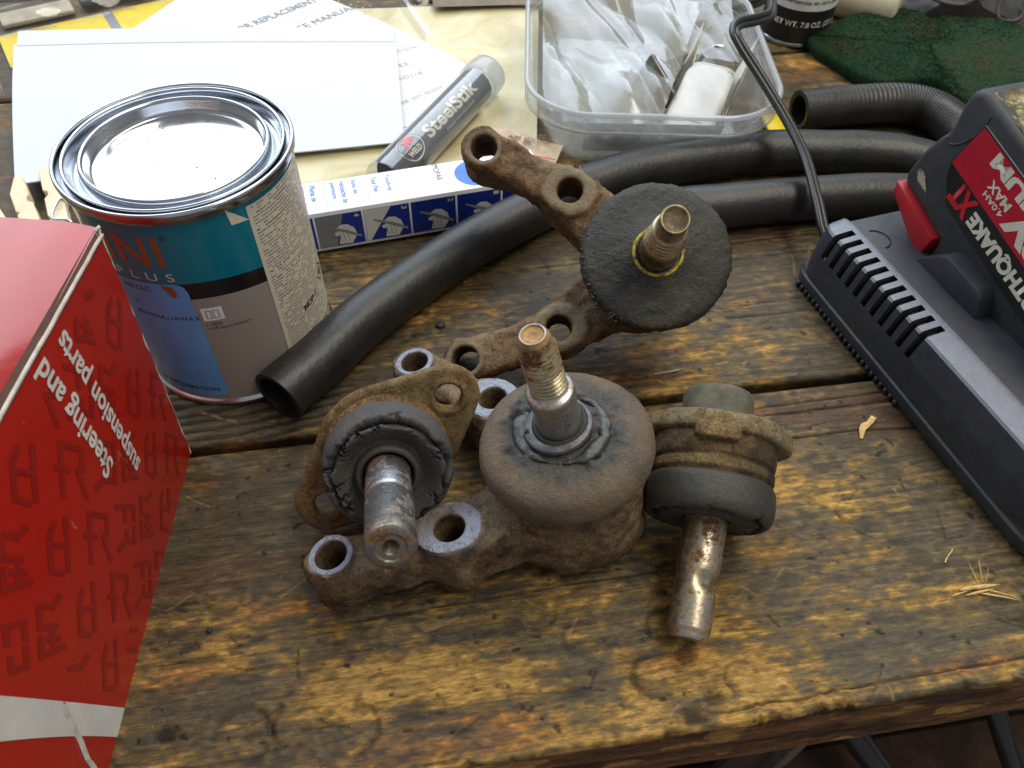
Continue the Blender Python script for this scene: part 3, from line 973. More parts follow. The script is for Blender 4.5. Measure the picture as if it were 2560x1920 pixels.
for k in range(46):
    a = RNG.normal(.75, .5); q = RNG.normal(3.78, .12)
    V, F = lathe([(0.001, -.1), (.09, -.05), (.12, .03), (.07, .12), (.001, .15)], 7)
    V = V * RNG.uniform(.3, 1.0) * (1 + .8 * fbm(V + k, 6, 2)[:, None])
    g.append((V + np.array([q * math.cos(a), q * math.sin(a), 5.25]), F))
mk('boot_crumbs', join(*g), M['boot_b'], jb)['kind'] = 'stuff'
st = empty('stud', (0, 0, 0)); st.parent = jb
st.matrix_local = Matrix.Translation(Vector((0, 0, 5.4)) * U) @ Matrix.Rotation(rad(1.0), 4, 'X')
mk('seal_ring', lathe([(1.22, .45), (1.30, .60), (1.26, .68), (1.16, .70), (1.12, .55), (1.1, .2)], 60), M['seal_yellow'], st)
mk('seal_groove', lathe([(1.12, .5), (1.05, .46), (.9, .46)], 48), M['boot_b'], st)
mk('taper', lathe([(1.0, .2), (.98, 1.5), (.95, 2.3), (.92, 2.4)], 48), M['stud_b'], st, angle=40)
mk('collar', lathe([(.92, 2.38), (.99, 2.44), (1.0, 2.75), (.90, 2.88), (.82, 2.95)], 48), M['thread_b'], st, angle=40)
V, F = lathe(dense(thread_prof(.92, 2.9, 5.1, .44, .17, .10) + [(.66, 5.12), (.66, 5.9)], .05), 60)
an = np.arctan2(V[:, 1], V[:, 0])
k_ = 1 + .05 * fbm(V, 2.2, 3)
V[:, :2] *= k_[:, None]
V[:, 2] += .07 * np.sin(an + .6)
mk('thread', (V, F), M['thread_b'], st, angle=60)
mk('tip', lathe([(.66, 5.7), (.655, 6.02), (.62, 6.10), (.56, 6.10), (.50, 6.07), (.40, 6.04), (.2, 6.02), (.001, 6.02)], 40), M['dark_cup'], st, angle=35)
V, F = lathe([(.655, 6.0), (.66, 6.08), (.61, 6.13), (.545, 6.09)], 40)
V[:, 2] += .04 * fbm(V, 3, 2)
mk('tip_rim', (V, F), M['gold_rim'], st)
mk('grease_collar', lathe(smooth_prof([(1.5, .22), (1.42, .40), (1.28, .48), (1.05, .50)], 1), 60), M['grease'], st)

M['stud_end'] = steel_material('dull brown stud end', .62, (.20, .19, .18), .2, .42)
# --- flanged joints
def flange_sdf(half, rear, rc, t0, t1):
    def f(G):
        x, y, z = G[..., 0], G[..., 1], G[..., 2]
        ax = np.abs(x)
        # convex outline: round ear joined by tangents to round centre
        r1, r2, h = rc, rear, half
        b = (r1 - r2) / h
        a = math.sqrt(1 - b * b)
        k = -b * np.abs(y) + a * ax   # uneven capsule in x
        py, px = ax, np.abs(y)
        k = px * -b + py * a
        d2 = np.where(k < 0, np.hypot(px, py) - r1, np.where(k > a * h, np.hypot(px, py - h) - r2, px * a + py * b - r1))
        d = smax(d2, np.abs(z - (t0 + t1) / 2) - (t1 - t0) / 2, .22)
        d = d + .07 * fbm(G, .9, 3) + .03 * fbm(G, 3, 2)
        for s in (1, -1):
            q = np.hypot(x - s * half, y)
            d = smax(d, -(q - .63), .07)
            d = smin(d, smax(np.abs(q - .78) - .12, np.abs(z - t1) - .10, .06), .08)
        return d
    return f

def cracked_boot(prof, n, crack_at, jag_amp, seed, depth, radial=14, z_ref=1.4):
    prof = np.array(dense(smooth_prof(prof, 2).tolist(), .055))
    m = len(prof)
    V, F = lathe(prof, n)
    V = V.reshape(m, n, 3)
    sl = np.concatenate([[0], np.cumsum(np.linalg.norm(np.diff(prof, axis=0), axis=1))])
    A = np.linspace(0, 2 * math.pi, n, endpoint=False)
    ring = np.stack([np.cos(A) * 2.5, np.sin(A) * 2.5, A * 0 + seed], -1)
    jag = 2.0 * fbm(ring, .9, 3) + .9 * fbm(ring, 3.0, 2)
    s0 = crack_at + jag_amp * jag
    wid = .08 + .22 * np.clip(fbm(ring, .8, 2, 3.0) * 2 + .35, 0, 1)
    d = np.abs(sl[:, None] - s0[None, :])
    cr = np.exp(-(d / wid[None, :]) ** 4)
    r_ = np.random.default_rng(int(seed * 7) + 1)
    for k in range(radial):
        a = r_.uniform(0, 6.28); L = r_.uniform(.25, 1.1); w = r_.uniform(.014, .036); sgn = r_.choice([-1, 1])
        da = (A[None, :] - a + math.pi) % (2 * math.pi) - math.pi
        wobb = .05 * np.sin(sl[:, None] * 17 + k) + .03 * np.sin(sl[:, None] * 41 + 2 * k)
        t = (sl[:, None] - s0[None, :]) * sgn
        cr = np.maximum(cr, np.exp(-((da + wobb) / w) ** 2) * (t > 0) * np.clip(1 - t / L, 0, 1))
    nrm = np.stack(np.gradient(V, axis=0), 0)
    tang_s = np.gradient(V, axis=0); tang_a = np.roll(V, -1, 1) - np.roll(V, 1, 1)
    nn = np.cross(tang_a, tang_s)
    nn /= np.linalg.norm(nn, axis=2)[..., None] + 1e-9
    P = V.copy(); P[..., 2] += seed
    # broken slab: the outer lip stands proud of the sunken inner face
    V = V - nn * (depth * cr)[..., None] + nn * (.05 * fbm(P, 1.2, 3) + (.025 + .07 * np.clip(1 - d / .45, 0, 1)) * fbm(P, 3.0, 3))[..., None]
    return (V.reshape(-1, 3), F), cr.ravel(), (sl[:, None] + A[None, :] * 0).ravel()

Rc = ortho([[0.727, -0.661, 0.186], [0.444, 0.246, -0.862], [0.524, 0.709, 0.472]])
jc = empty('ball_joint', (-5.76, 20.70, 3.79), Rc)
tag(jc, 'flanged ball joint nearest the paint can, its grey boot split all round', 'ball joint', 'worn ball joints')
cV, cF = surfnet(flange_sdf(3.9, 1.50, 3.25, -.62, 0), (-5.7, -3.6, -1.0), (5.7, 3.6, .5), .10)
mk('flange', (cV, cF), M['rust_c'], jc, attrs={'dusty': np.clip(.35 + 2.2 * fbm(cV, .5, 3), 0, 1)})
V, F = lathe(smooth_prof([(0.001, -3.9), (1.4, -3.9), (1.65, -3.7), (1.7, -1.3), (2.4, -.9), (2.6, -.5)], 1), 48)
mk('rear_cap', (V, F), M['rust_d'], jc)
V, F = lathe(dense([(2.9, -.05), (2.92, .25), (2.78, .42), (2.72, .7)], .1), 96)
mk('collar', (V + .04 * fbm(V, 1.5, 3)[:, None], F), M['rust_c'], jc)
bp = [(2.55, .3), (2.82, .55), (2.94, 1.0), (2.96, 1.6), (2.88, 2.1), (2.66, 2.45), (2.36, 2.55), (2.1, 2.36), (1.8, 2.02), (1.55, 1.82), (1.38, 1.78), (1.28, 2.1), (1.15, 2.3)]
vf, cr, sl = cracked_boot(bp, 560, 2.40, .36, 3.0, .8, 22)
rr = np.hypot(vf[0][:, 0], vf[0][:, 1])
mk('rubber_boot', vf, M['boot_c'], jc, attrs={'dark': np.clip(cr * 1.5 + .35 * np.clip((sl - 2.5) / .3, 0, 1), 0, 1), 'dusty': np.clip(.35 + 2 * fbm(vf[0], .9, 3), 0, 1) * ((rr < 2.2) & (sl > 2.5)) * .4})
st = empty('stud', (0, 0, 0)); st.parent = jc
st.matrix_local = Matrix.Translation(Vector((-.05, .0, 1.9)) * U) @ Matrix.Rotation(rad(-1.0), 4, 'X')
mk('seal_ring', lathe([(1.45, .1), (1.42, .45), (1.30, .55), (1.18, .50), (1.16, .3), (1.08, .2)], 56), M['boot_d'], st)
mk('shank', lathe([(1.0, 0.0), (1.0, 2.55), (.985, 2.62), (.945, 2.75), (.945, 2.85), (.985, 2.98), (1.0, 3.05), (1.0, 5.4), (1.02, 5.5)], 64), M['stud_c'], st, angle=30)
mk('end', lathe([(1.02, 5.5), (1.035, 5.56), (1.035, 6.0), (.97, 6.18), (.84, 6.26), (.62, 6.26), (.56, 6.21), (.34, 6.20), (.28, 6.12), (.16, 5.75), (.001, 5.6)], 56), M['stud_end'], st, angle=35)

T = np.array([8.147, 13.155, .95])
e_, a_ = rad(20), rad(80)
dz = -np.array([math.cos(a_) * math.cos(e_), math.sin(a_) * math.cos(e_), math.sin(e_)])   # local z: toward the stud tip
dx = np.array([math.sin(a_), -math.cos(a_), 0.0])
dy = np.cross(dz, dx)
Rd = np.stack([dx, dy, dz], 1)
jd = empty('ball_joint', tuple(T - dz * 9.0), Rd)
tag(jd, 'flanged ball joint lying on its side at right, worn stud resting on the bench', 'ball joint', 'worn ball joints')
# local z = 0 at the flange, boot 1.7..3.8, stud to 9.0
dV, dF = surfnet(lambda G: smax(smin(np.hypot(G[..., 0] * .97, G[..., 1]) - 3.15, np.hypot(np.abs(G[..., 0]) - 2.3, G[..., 1] + .3) - 1.25, .8), np.abs(G[..., 2] + .28 - .06 * np.cos(G[..., 0] * .9)) - .44, .25) + .09 * fbm(G, .9, 3) + .03 * fbm(G, 3, 2), (-4.2, -4.0, -1.0), (4.2, 4.0, .9), .10)
mk('flange', (dV, dF), M['rust_d'], jd, attrs={'dark': np.clip((dV[:, 2] - .1) * .9, 0, .45), 'dusty': np.clip(.55 + 2.0 * fbm(dV, .6, 3), 0, 1)})
V, F = lathe(dense(smooth_prof([(0.001, -2.55), (1.3, -2.55), (1.6, -2.42), (1.68, -2.1), (1.66, -.9), (1.9, -.5), (2.3, -.3)], 1).tolist(), .12), 80)
mk('rear_cap', (V + .05 * fbm(V, 1.1, 3)[:, None], F), plain('grey olive dusty cap', (.095, .088, .062), .8, 0, .35, 1.6, .8, 7), jd)
V, F = lathe(dense([(2.75, .0), (2.86, .15), (2.88, .9), (2.84, 1.15), (2.72, 1.22), (2.70, 1.34), (2.86, 1.46), (2.84, 1.78), (2.70, 1.9), (2.6, 2.1)], .08), 120)
mk('housing', (V + .035 * fbm(V, 1.5, 3)[:, None], F), M['rust_d'], jd, attrs={'dark': np.clip(.35 + 2.5 * fbm(V, .9, 3), 0, .8)})
bp = [(2.6, 1.95), (2.84, 2.02), (2.96, 2.3), (2.98, 3.0), (2.94, 3.4), (2.75, 3.75), (2.3, 3.86), (1.6, 3.80), (1.05, 3.7)]
vf, cr, sl = cracked_boot(bp, 440, 2.42, .20, 6.0, .45, 24, 3)
mk('rubber_boot', vf, M['boot_d'], jd, attrs={'dark': np.clip(cr, 0, 1) * .9})
V, F = bbox(-1.0, .95, 2.7, 3.30, .02, .72, .08, 2)
V = V + .10 * fbm(V, 1.5, 3)[:, None]
mk('locating_tab', (V - np.array([.35, 0, 0]), F), M['rust_d'], jd)
st = empty('stud', (0, 0, 0)); st.parent = jd
st.matrix_local = Matrix.Translation(Vector((0, 0, 3.5)) * U) @ Matrix.Rotation(rad(-2.6), 4, 'Y')
V, F = lathe(dense([(.97, 0), (.97, 2.55), (.95, 2.66), (.95, 3.35), (.95, 3.45), (.945, 5.05), (.88, 5.22), (.84, 5.42), (.78, 5.5), (.4, 5.52), (.001, 5.5)], .06), 72)
# clamp groove worn into one side of the stud
z_ = V[:, 2]; an = np.arctan2(V[:, 1], V[:, 0])
side = np.clip(np.cos(an - .35), 0, 1)
dep = np.exp(-((z_ - 3.0) / .36) ** 2) * .24 * np.clip(side * 1.5, 0, 1)
rr = np.hypot(V[:, 0], V[:, 1])
V[:, :2] *= np.clip((rr - dep) / (rr + 1e-6), 0, 1)[:, None]
V = V + .02 * fbm(V, 3, 3)[:, None]
mk('shank', (V, F), M['stud_d'], st, angle=45)

# ================================================================== hoses and cord
hA = [(-12.38, 25.54, 1.6), (-12.06, 26.07, 1.6), (-10.62, 28.2, 1.6), (-8.31, 31.81, 1.6), (-4.24, 36.7, 1.6), (-1.03, 39.93, 1.6), (2.93, 43.2, 1.6), (6.16, 45.31, 1.6), (8.98, 46.74, 1.6), (12.16, 47.83, 1.6), (15.41, 48.71, 1.6), (18.72, 49.3, 1.6), (21.83, 49.43, 1.6), (27.66, 49.08, 1.6), (34.0, 45.5, 1.5)]
def squash(V):
    d = np.zeros_like(V); d += (.05 * fbm(V, .55, 2))[..., None]; return d
hose_obj('rubber_hose', hA, 1.55, M['hose'], 'long black hose curving from its open end by the can to behind the battery', 'hose', .30, 40, 14, 'rubber hoses on the bench', squash)
hB = [(8.0, 41.6, 1.5), (10.4, 42.3, 1.5), (13.7, 42.9, 1.5), (19.3, 43.9, 1.5), (26.3, 44.6, 1.5), (33, 44.0, 1.5)]
hose_obj('rubber_hose', hB, 1.5, M['hose_b'], 'greyed black hose lying between the disc-booted ball joint and the charger', 'hose', .4, 28, 14, 'rubber hoses on the bench', squash)
P = spline([(21.6, 55.0, 1.6), (23.5, 55.4, 1.6), (26.6, 56.0, 1.6), (29.8, 56.3, 1.6), (31.8, 55.6, 1.6), (33.0, 53.4, 1.6), (33.4, 50.5, 1.6), (33.6, 47, 1.6)], 40)
s_ = np.linspace(0, 1, len(P))
rC = 1.52 + .035 * np.sin(s_ * 2 * math.pi * 62) * np.clip((s_ - .2) * 4, 0, 1)
o = mk('rubber_hose', tube(P - P[0], rC, 32, True, .42), M['hose'], None)
o.location = Vector(P[0]) * U
tag(o, 'short ribbed black elbow hose, open end facing the clear tub, by the green pad', 'hose', 'rubber hoses on the bench')

Pc = spline([(18.6, 76.5, .35), (19.2, 73.0, .8), (20.2, 68.0, 4.0), (19.8, 63.5, 6.6), (19.0, 60.4, 7.5), (18.2, 57.4, 7.8), (16.8, 56.0, 8.0), (15.5, 55.0, 8.2), (14.9, 53.9, 8.2), (15.2, 52.8, 7.8), (16.6, 50.9, 6.5), (18.1, 47.9, 5.2), (19.0, 44.8, 4.3), (19.3, 41.3, 3.4), (19.5, 39.0, 2.6), (20.3, 37.2, 1.6)], 12)
Tc, Nc, Bc = frames(Pc)
side = np.cross(Tc, np.array([0.45, -.6, .66])); side /= np.linalg.norm(side, axis=1)[:, None]
cord = empty('power_cord', tuple(Pc[-1]))
tag(cord, 'shiny black twin-core cord arching over the tub rim to the charger', 'cord')
for s in (-.20, .20):
    mk('core', tube(Pc + side * s - Pc[-1], .235, 14), M['cord'], cord)

def fit2d(s, width, bold=0.0, spacing=1.0, height=None, shear=0.0):
    V, F = text2d(s, 1.0, bold, spacing, shear=shear)
    V = V - V.min(0)
    k = width / V[:, 0].max()
    V = V * np.array([k, (height / V[:, 1].max()) if height else k])
    return V, F

# ================================================================== paint can
CAN = (-15.99, 31.42, 0)
can = empty('paint_can', CAN)
tag(can, 'tin paint can with bright metal lid and teal and grey wrapper beside the red box', 'paint can')
def wrap_material():
    t = NT('printed can wrapper')
    ang = t.attr('ang'); h = t.attr('h')
    q = t.math('POWER', t.math('ABSOLUTE', t.math('ADD', ang, 78.0)), 2.0)
    up = t.math('SUBTRACT', 8.9, t.math('MULTIPLY', q, .00023))
    lo = t.math('SUBTRACT', 7.9, t.math('MULTIPLY', q, .00018))
    f1 = t.math('GREATER_THAN', h, up)
    f2 = t.math('GREATER_THAN', h, lo)
    v = t.co()
    n = t.noise(v, .4, 4)
    teal = t.mix(n, (.000, .150, .225), (.000, .175, .260))
    grey = t.mix(n, (.265, .240, .215), (.30, .275, .25))
    c = t.mix(f2, grey, (.010, .010, .014))
    c = t.mix(f1, c, teal)
    return t.pr(c, .26, 0, None, spec=.5, coat=.45, coatr=.10)
def cylpatch(a0, a1, z0, z1, r, na=60, nz=30, corner=0.0):
    A = np.radians(np.linspace(a0, a1, na)); Z = np.linspace(z0, z1, nz)
    AA, ZZ = np.meshgrid(A, Z, indexing='ij')
    V = np.stack([r * np.cos(AA), r * np.sin(AA), ZZ], -1).reshape(-1, 3)
    return (V, grid_faces(na, nz)), np.degrees(AA).ravel(), ZZ.ravel()
vf, an, hh = cylpatch(-180, 180, .35, 12.35, 5.2, 181, 40)
mk('wrapper', vf, wrap_material(), can, attrs={'ang': an, 'h': hh})
mk('bottom_rim', lathe([(5.2, .42), (5.28, .36), (5.36, .30), (5.38, .15), (5.34, .02), (5.2, 0), (5.1, .1), (0.001, .15)], 120), M['tin'], can, angle=50)
mk('top_rim', lathe(smooth_prof([(5.2, 12.3), (5.24, 12.42), (5.42, 12.5), (5.47, 12.7), (5.46, 12.93), (5.40, 13.02), (5.30, 13.02), (5.24, 12.9), (5.21, 12.42), (5.10, 12.32), (5.04, 12.6), (5.03, 12.9)], 2), 140), M['tin'], can)
lid = mk('lid', lathe(smooth_prof([(5.05, 12.78), (5.03, 12.98), (4.95, 13.02), (4.86, 12.96), (4.82, 12.6), (4.76, 12.22), (4.58, 12.12), (4.42, 12.22), (4.36, 12.75), (4.27, 12.93), (4.18, 12.95), (4.10, 12.86), (4.05, 12.6), (3.98, 12.3), (3.9, 12.18), (3.8, 12.16)], 2), 140), M['tin'], can)
V, F = lathe(np.stack([np.linspace(3.82, .001, 24), 12.16 + .035 * (1 - (np.linspace(3.82, 0, 24) / 3.82) ** 2)], -1), 120)
V[:, 2] += .02 * fbm(V, .35, 2)
mk('lid_panel', (V, F), M['lit_tin_lid'], lid)
g = []
for k in range(46):
    r_ = 3.6 * math.sqrt(RNG.uniform(0, 1)); a = RNG.uniform(0, 6.28)
    V, F = lathe([(.001, 0), (.05, .005), (.03, .03), (.001, .035)], 6)
    g.append((V * RNG.uniform(.3, .8) * np.array([RNG.uniform(.5, 1.8), 1, 1]) + np.array([r_ * math.cos(a), r_ * math.sin(a), 12.195]), F))
mk('dust_specks', join(*g), M['crumb'], lid)['kind'] = 'stuff'

def cyl_text(vf2, ang0, z0, r):
    V, F = cut_long(vf2, .5)
    a = np.radians(ang0) + V[:, 0] / r
    return np.stack([r * np.cos(a), r * np.sin(a), z0 + V[:, 1]], -1), F
DEG = 5.2 * math.pi / 180
copper = plain('copper letter print', (.30, .115, .055), .35, .3)
mk('lettering', cyl_text(fit2d('INI', 30.5 * DEG, .02, 1.05, 1.75), -117.5, 9.93, 5.215), copper, can)
mk('lettering', cyl_text(fit2d('PLUS', 32 * DEG, .0, 1.75, .48), -118, 9.08, 5.215), M['letter_cream'], can)
mk('lettering', cyl_text(fit2d('®', .28), -85.5, 11.5, 5.215), M['ink'], can)
stick_blue = plain('pale blue sticker', (.115, .32, .70), .30, 0, .14, .3, coat=.3)
def rrect(x0, x1, y0, y1, r, n=6):
    P = []
    for cx, cy, a in ((x1 - r, y1 - r, 0), (x0 + r, y1 - r, 90), (x0 + r, y0 + r, 180), (x1 - r, y0 + r, 270)):
        for k in range(n + 1):
            t = math.radians(a + 90 * k / n)
            P.append((cx + r * math.cos(t), cy + r * math.sin(t)))
    return P
def strip_patch(poly_w, z0, z1, r, a0, corner=.45, n=60):
    xs = np.linspace(0, poly_w, n)
    lo = np.array([z0 + (corner - math.sqrt(max(0, corner ** 2 - max(0, corner - min(x, poly_w - x)) ** 2)) if min(x, poly_w - x) < corner else 0) for x in xs])
    hi = z1 - (lo - z0)
    Z = np.linspace(0, 1, 20)
    a = np.radians(a0) + xs / r
    V = np.stack([np.repeat(r * np.cos(a)[:, None], 20, 1), np.repeat(r * np.sin(a)[:, None], 20, 1), lo[:, None] + (hi - lo)[:, None] * Z[None]], -1)
    return V.reshape(-1, 3), grid_faces(n, 20)
sticker = mk('sticker', strip_patch(62 * DEG, .75, 8.9, 5.222, -144, .5), stick_blue, can)
mk('lettering', cyl_text(fit2d('ion LLC', 1.5), -117.5, 8.35, 5.235), M['ink'], sticker)
mk('lettering', cyl_text(fit2d('AWNHA,UAWAX', 3.3, 0, 1.1), -117.5, 6.5, 5.235), M['ink'], sticker)
mk('lettering', cyl_text(fit2d('=', .2), -115, 7.4, 5.235), M['ink'], sticker)
mk('lettering', cyl_text(fit2d('& INFORMATION', 3.4, .01, 1.05), -124.5, 1.15, 5.235), M['ink'], sticker)
V = np.array([(-.35, .1), (.25, 0.0), (.35, -.55), (.1, -.7)]) 
mk('print_mark', cyl_text((V, [[0, 3, 2, 1]]), -91.5, 8.75, 5.238), copper, sticker)
def label_material():
    t = NT('printed warning label')
    u = t.attr('u'); h = t.attr('h')
    line = t.math('FLOOR', t.math('DIVIDE', h, .185))
    fr = t.math('FRACT', t.math('DIVIDE', h, .185))
    inl = t.math('MULTIPLY', t.math('GREATER_THAN', fr, .30), t.math('LESS_THAN', fr, .78))
    nz = t.N('TexNoise', {'Vector': t.N('CombineXYZ', {0: t.math('MULTIPLY', u, 2.6), 1: t.math('MULTIPLY', line, 7.77), 2: 0.0}).outputs[0], 'Scale': 1.0, 'Detail': 1.0}).outputs[0]
    word = t.math('GREATER_THAN', nz, .435)
    nz2 = t.N('TexNoise', {'Vector': t.N('CombineXYZ', {0: t.math('MULTIPLY', u, 16.0), 1: t.math('MULTIPLY', h, 16.0), 2: 0.0}).outputs[0], 'Scale': 1.0, 'Detail': 2.0}).outputs[0]
    glyph = t.math('GREATER_THAN', nz2, .44)
    marg = t.math('MULTIPLY', t.math('GREATER_THAN', u, .22), t.math('GREATER_THAN', h, 2.5))
    bold = t.math('ADD', .78, t.math('MULTIPLY', t.math('GREATER_THAN', t.N('TexNoise', {'Vector': t.N('CombineXYZ', {0: t.math('MULTIPLY', line, 3.31), 1: 0.0, 2: 0.0}).outputs[0], 'Scale': 1.0}).outputs[0], .58), .35))
    f = t.math('MULTIPLY', t.math('MULTIPLY', t.math('MULTIPLY', inl, word), glyph), t.math('MULTIPLY', marg, bold))
    c = t.mix(f, (.56, .52, .43), (.05, .048, .045))
    return t.pr(c, .4, 0, None, spec=.4)
vf, an, hh = cylpatch(-41.5, 30, 2.2, 12.1, 5.225, 80, 30)
lab = mk('warning_label', vf, label_material(), can, attrs={'u': (an + 41.5) * DEG, 'h': hh})
mk('lettering', cyl_text(fit2d('MDP-T', 1.5, .03), -23, 4.2, 5.24), M['ink'], lab)
V, F = [], []
sq = [(0, .62), (.62, 0), (0, -.62), (-.62, 0)]; sq2 = [(0, .50), (.50, 0), (0, -.50), (-.50, 0)]
mk('hazard_diamond', cyl_text((np.array(sq + sq2), [[0, 4, 5, 1], [1, 5, 6, 2], [2, 6, 7, 3], [3, 7, 4, 0]]), 5, 4.88, 5.24), M['letter_red'], lab)
mk('hazard_print', cyl_text((np.array([(-.12, -.2), (.12, -.2), (.22, .0), (.05, .3), (-.02, .1), (-.2, .1)]), [[0, 1, 2, 3, 4, 5]]), 5, 4.88, 5.24), M['ink'], lab)
book = mk('book_print', cyl_text((np.array([(-.5, -.42), (.5, -.42), (.5, .42), (-.5, .42)]), [[0, 1, 2, 3]]), -74.5, 6.85, 5.222), M['paper'], can)
fr_ = []
for x0, x1 in ((-.3, -.04), (.04, .3)):
    for (a, b, c_, d) in ((x0, x1, -.26, -.23), (x0, x1, .23, .26), (x0, x0 + .03, -.26, .26), (x1 - .03, x1, -.26, .26)):
        fr_.append(cyl_text((np.array([(a, c_), (b, c_), (b, d), (a, d)]), [[0, 1, 2, 3]]), -74.5, 6.85, 5.235))
mk('book_outline', join(*fr_), M['ink'], book)
mk('lettering', cyl_text(fit2d('1. MDP', .75), -79.5, 6.08, 5.222), M['ink'], can)
mk('lettering', cyl_text(fit2d('1. MPI Series Reducers', 2.1), -79.5, 5.82, 5.222), M['ink'], can)
tri = np.array([(-.95, 1.0), (.0, .0), (-.85, .1)])
mk('corner_mark', cyl_text((tri[::-1], [[0, 1, 2]]), -41.5, 11.43, 5.224), M['letter_cream'], can)

# ================================================================== red carton
rbx = empty('parts_carton', (-16.5, 8.0, 0))
tag(rbx, 'tall red cardboard carton with scuffed edges and white lettering at left edge', 'carton')
def red_material():
    t = NT('red printed carton')
    v = t.co()
    n = t.noise(v, .3, 4)
    c = t.mix(n, (.335, .010, .005), (.40, .015, .008))
    sc = t.noise(t.co((.9, 1.4, .5), rot=.4), 1.3, 6, .75)
    c = t.mix(t.ramp(sc, [(.66, 0.0), (.74, .5)]), c, (.62, .40, .30))
    nm = t.bump(t.noise(v, .35, 3), .25, .15)
    return t.pr(c, .27, 0, nm, spec=.55)
M['red_card'] = red_material()
M['red_dark'] = plain('dark red pattern print', (.24, .009, .007), .36, 0, .1)
M['card_edge'] = plain('torn grey cardboard', (.52, .49, .44), .85, 0, .25, 2, .6, 9)
M['card_white'] = plain('white carton print', (.56, .55, .53), .5, 0, .1)
RB = np.array([-16.5, 8.0, 0])
c00 = np.array([-16.74, 22.97, 0]) - RB; c01 = np.array([-16.15, 23.55, 14.35]) - RB     # back edge bottom, top
c10 = np.array([-15.45, 4.0, 0]) - RB; c11 = np.array([-16.35, 4.0, 14.30]) - RB         # front edge bottom, top
LEN = 19.0
def S(p, q, lift=0.0):
    """p: cm from the back edge toward the viewer, q: cm up"""
    p = np.asarray(p, float)[..., None] / LEN; q = np.asarray(q, float)[..., None] / 14.35
    P = (1 - p) * (1 - q) * c00 + (1 - p) * q * c01 + p * (1 - q) * c10 + p * q * c11
    bul = .25 * np.sin(np.clip(p, 0, 1) * math.pi) * np.sin(np.clip(q, 0, 1) * math.pi)
    P[..., 0] += bul[..., 0] + lift
    return P
pp, qq = np.meshgrid(np.linspace(0, LEN, 60), np.linspace(0, 14.15, 40), indexing='ij')
V = S(pp, qq).reshape(-1, 3)
side_o = mk('side_panel', (V, grid_faces(60, 40)[:, ::-1]), M['red_card'], rbx)
# the other walls
def quad(a, b, c, d): return np.array([a, b, c, d], float), [[0, 1, 2, 3]]
W_ = np.array([-16.0, -.3, 0])
mk('back_panel', quad(c00, c00 + W_, c01 + W_ + np.array([0, 0, .1]), c01), M['red_card'], rbx, False)
mk('front_panel', quad(c10 + W_, c10, c11, c11 + W_), M['red_card'], rbx, False)
mk('far_panel', quad(c10 + W_, c11 + W_, c01 + W_, c00 + W_), M['red_card'], rbx, False)
# lid: thin board with a turned-down lip, pale cut edge showing
nx_, ny_ = 40, 40
a, b = np.meshgrid(np.linspace(0, 1, nx_), np.linspace(0, 1, ny_), indexing='ij')
top = c01 + np.array([-.05, .05, .22]) + a[..., None] * (c11 - c01) + b[..., None] * W_
top[..., 2] += -1.8 * a * a + .35 * b + .35 * np.sin(b * math.pi) * .6 - .25 * (1 - np.clip(b * 9, 0, 1)) ** 2 + .06 * fbm(top, .4, 3)
lid_o = mk('top_flap', (top.reshape(-1, 3), grid_faces(nx_, ny_)), plain('glossy red card', (.33, .012, .008), .16, 0, .12, .3, .5, .6, spec=.5, coat=.45, coatr=.12), rbx)
edge = []
pe = np.linspace(0, LEN, 90)
wv = .05 * fbm(np.stack([pe, pe * 0, pe * 0], -1), 1.2, 3)
e0 = S(pe, 13.98 + wv, .01); e1 = S(pe, 14.0 + wv, .09); e2 = S(pe, 14.12 + wv * 1.8, .09); e3 = S(pe, 14.14 + wv, .0)
V = np.stack([e0, e1, e2, e3], 1).reshape(-1, 3)
mk('flap_edge', (V, grid_faces(90, 4)[:, ::-1]), M['card_edge'], rbx)
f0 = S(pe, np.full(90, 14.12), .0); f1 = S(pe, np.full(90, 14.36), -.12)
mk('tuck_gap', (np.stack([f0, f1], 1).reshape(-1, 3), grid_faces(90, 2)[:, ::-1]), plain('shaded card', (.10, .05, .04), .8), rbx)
g = []
for k in range(9):
    V, F = bbox(-.20, .20, -.16, .16, -.02, .02, .008, 1)
    V = V * RNG.uniform(.4, 1.1) * (1 + .9 * fbm(V + k, 4, 2)[:, None])
    V = V @ rotx(RNG.uniform(0, 3)).T @ rotz(RNG.uniform(0, 3)).T
    g.append((V + c01 + np.array([RNG.uniform(-.25, .05), RNG.uniform(-.25, .02), RNG.uniform(-.45, .12)]), F))
mk('torn_corner', join(*g), M['card_edge'], rbx)
# worn pale corner line down the back edge
qe = np.linspace(0, 13.9, 120)
wn = np.clip(fbm(np.stack([qe, qe * 0, qe * 0 + 2], -1), 1.1, 4) * .5 + .05, 0.0, .16)
V = np.stack([S(qe * 0 + .0, qe, .012), S(qe * 0 + wn, qe, .014)], 1).reshape(-1, 3)
mk('worn_edge', (V, grid_faces(120, 2)[:, ::-1]), M['card_edge'], rbx)

def on_side(vf2, q0, p0, lift=.03):
    """text reading upward; letter tops toward the viewer"""
    V, F = vf2
    return S(p0 + V[:, 1], q0 + V[:, 0], lift), F
Y0 = 22.97
mk('lettering', on_side(fit2d('suspension parts', 8.1, .025), 5.35, Y0 - 18.95), M['card_white'], side_o)
mk('lettering', on_side(fit2d('Steering and', 6.2, .025), 7.45, Y0 - 17.45), M['card_white'], side_o)
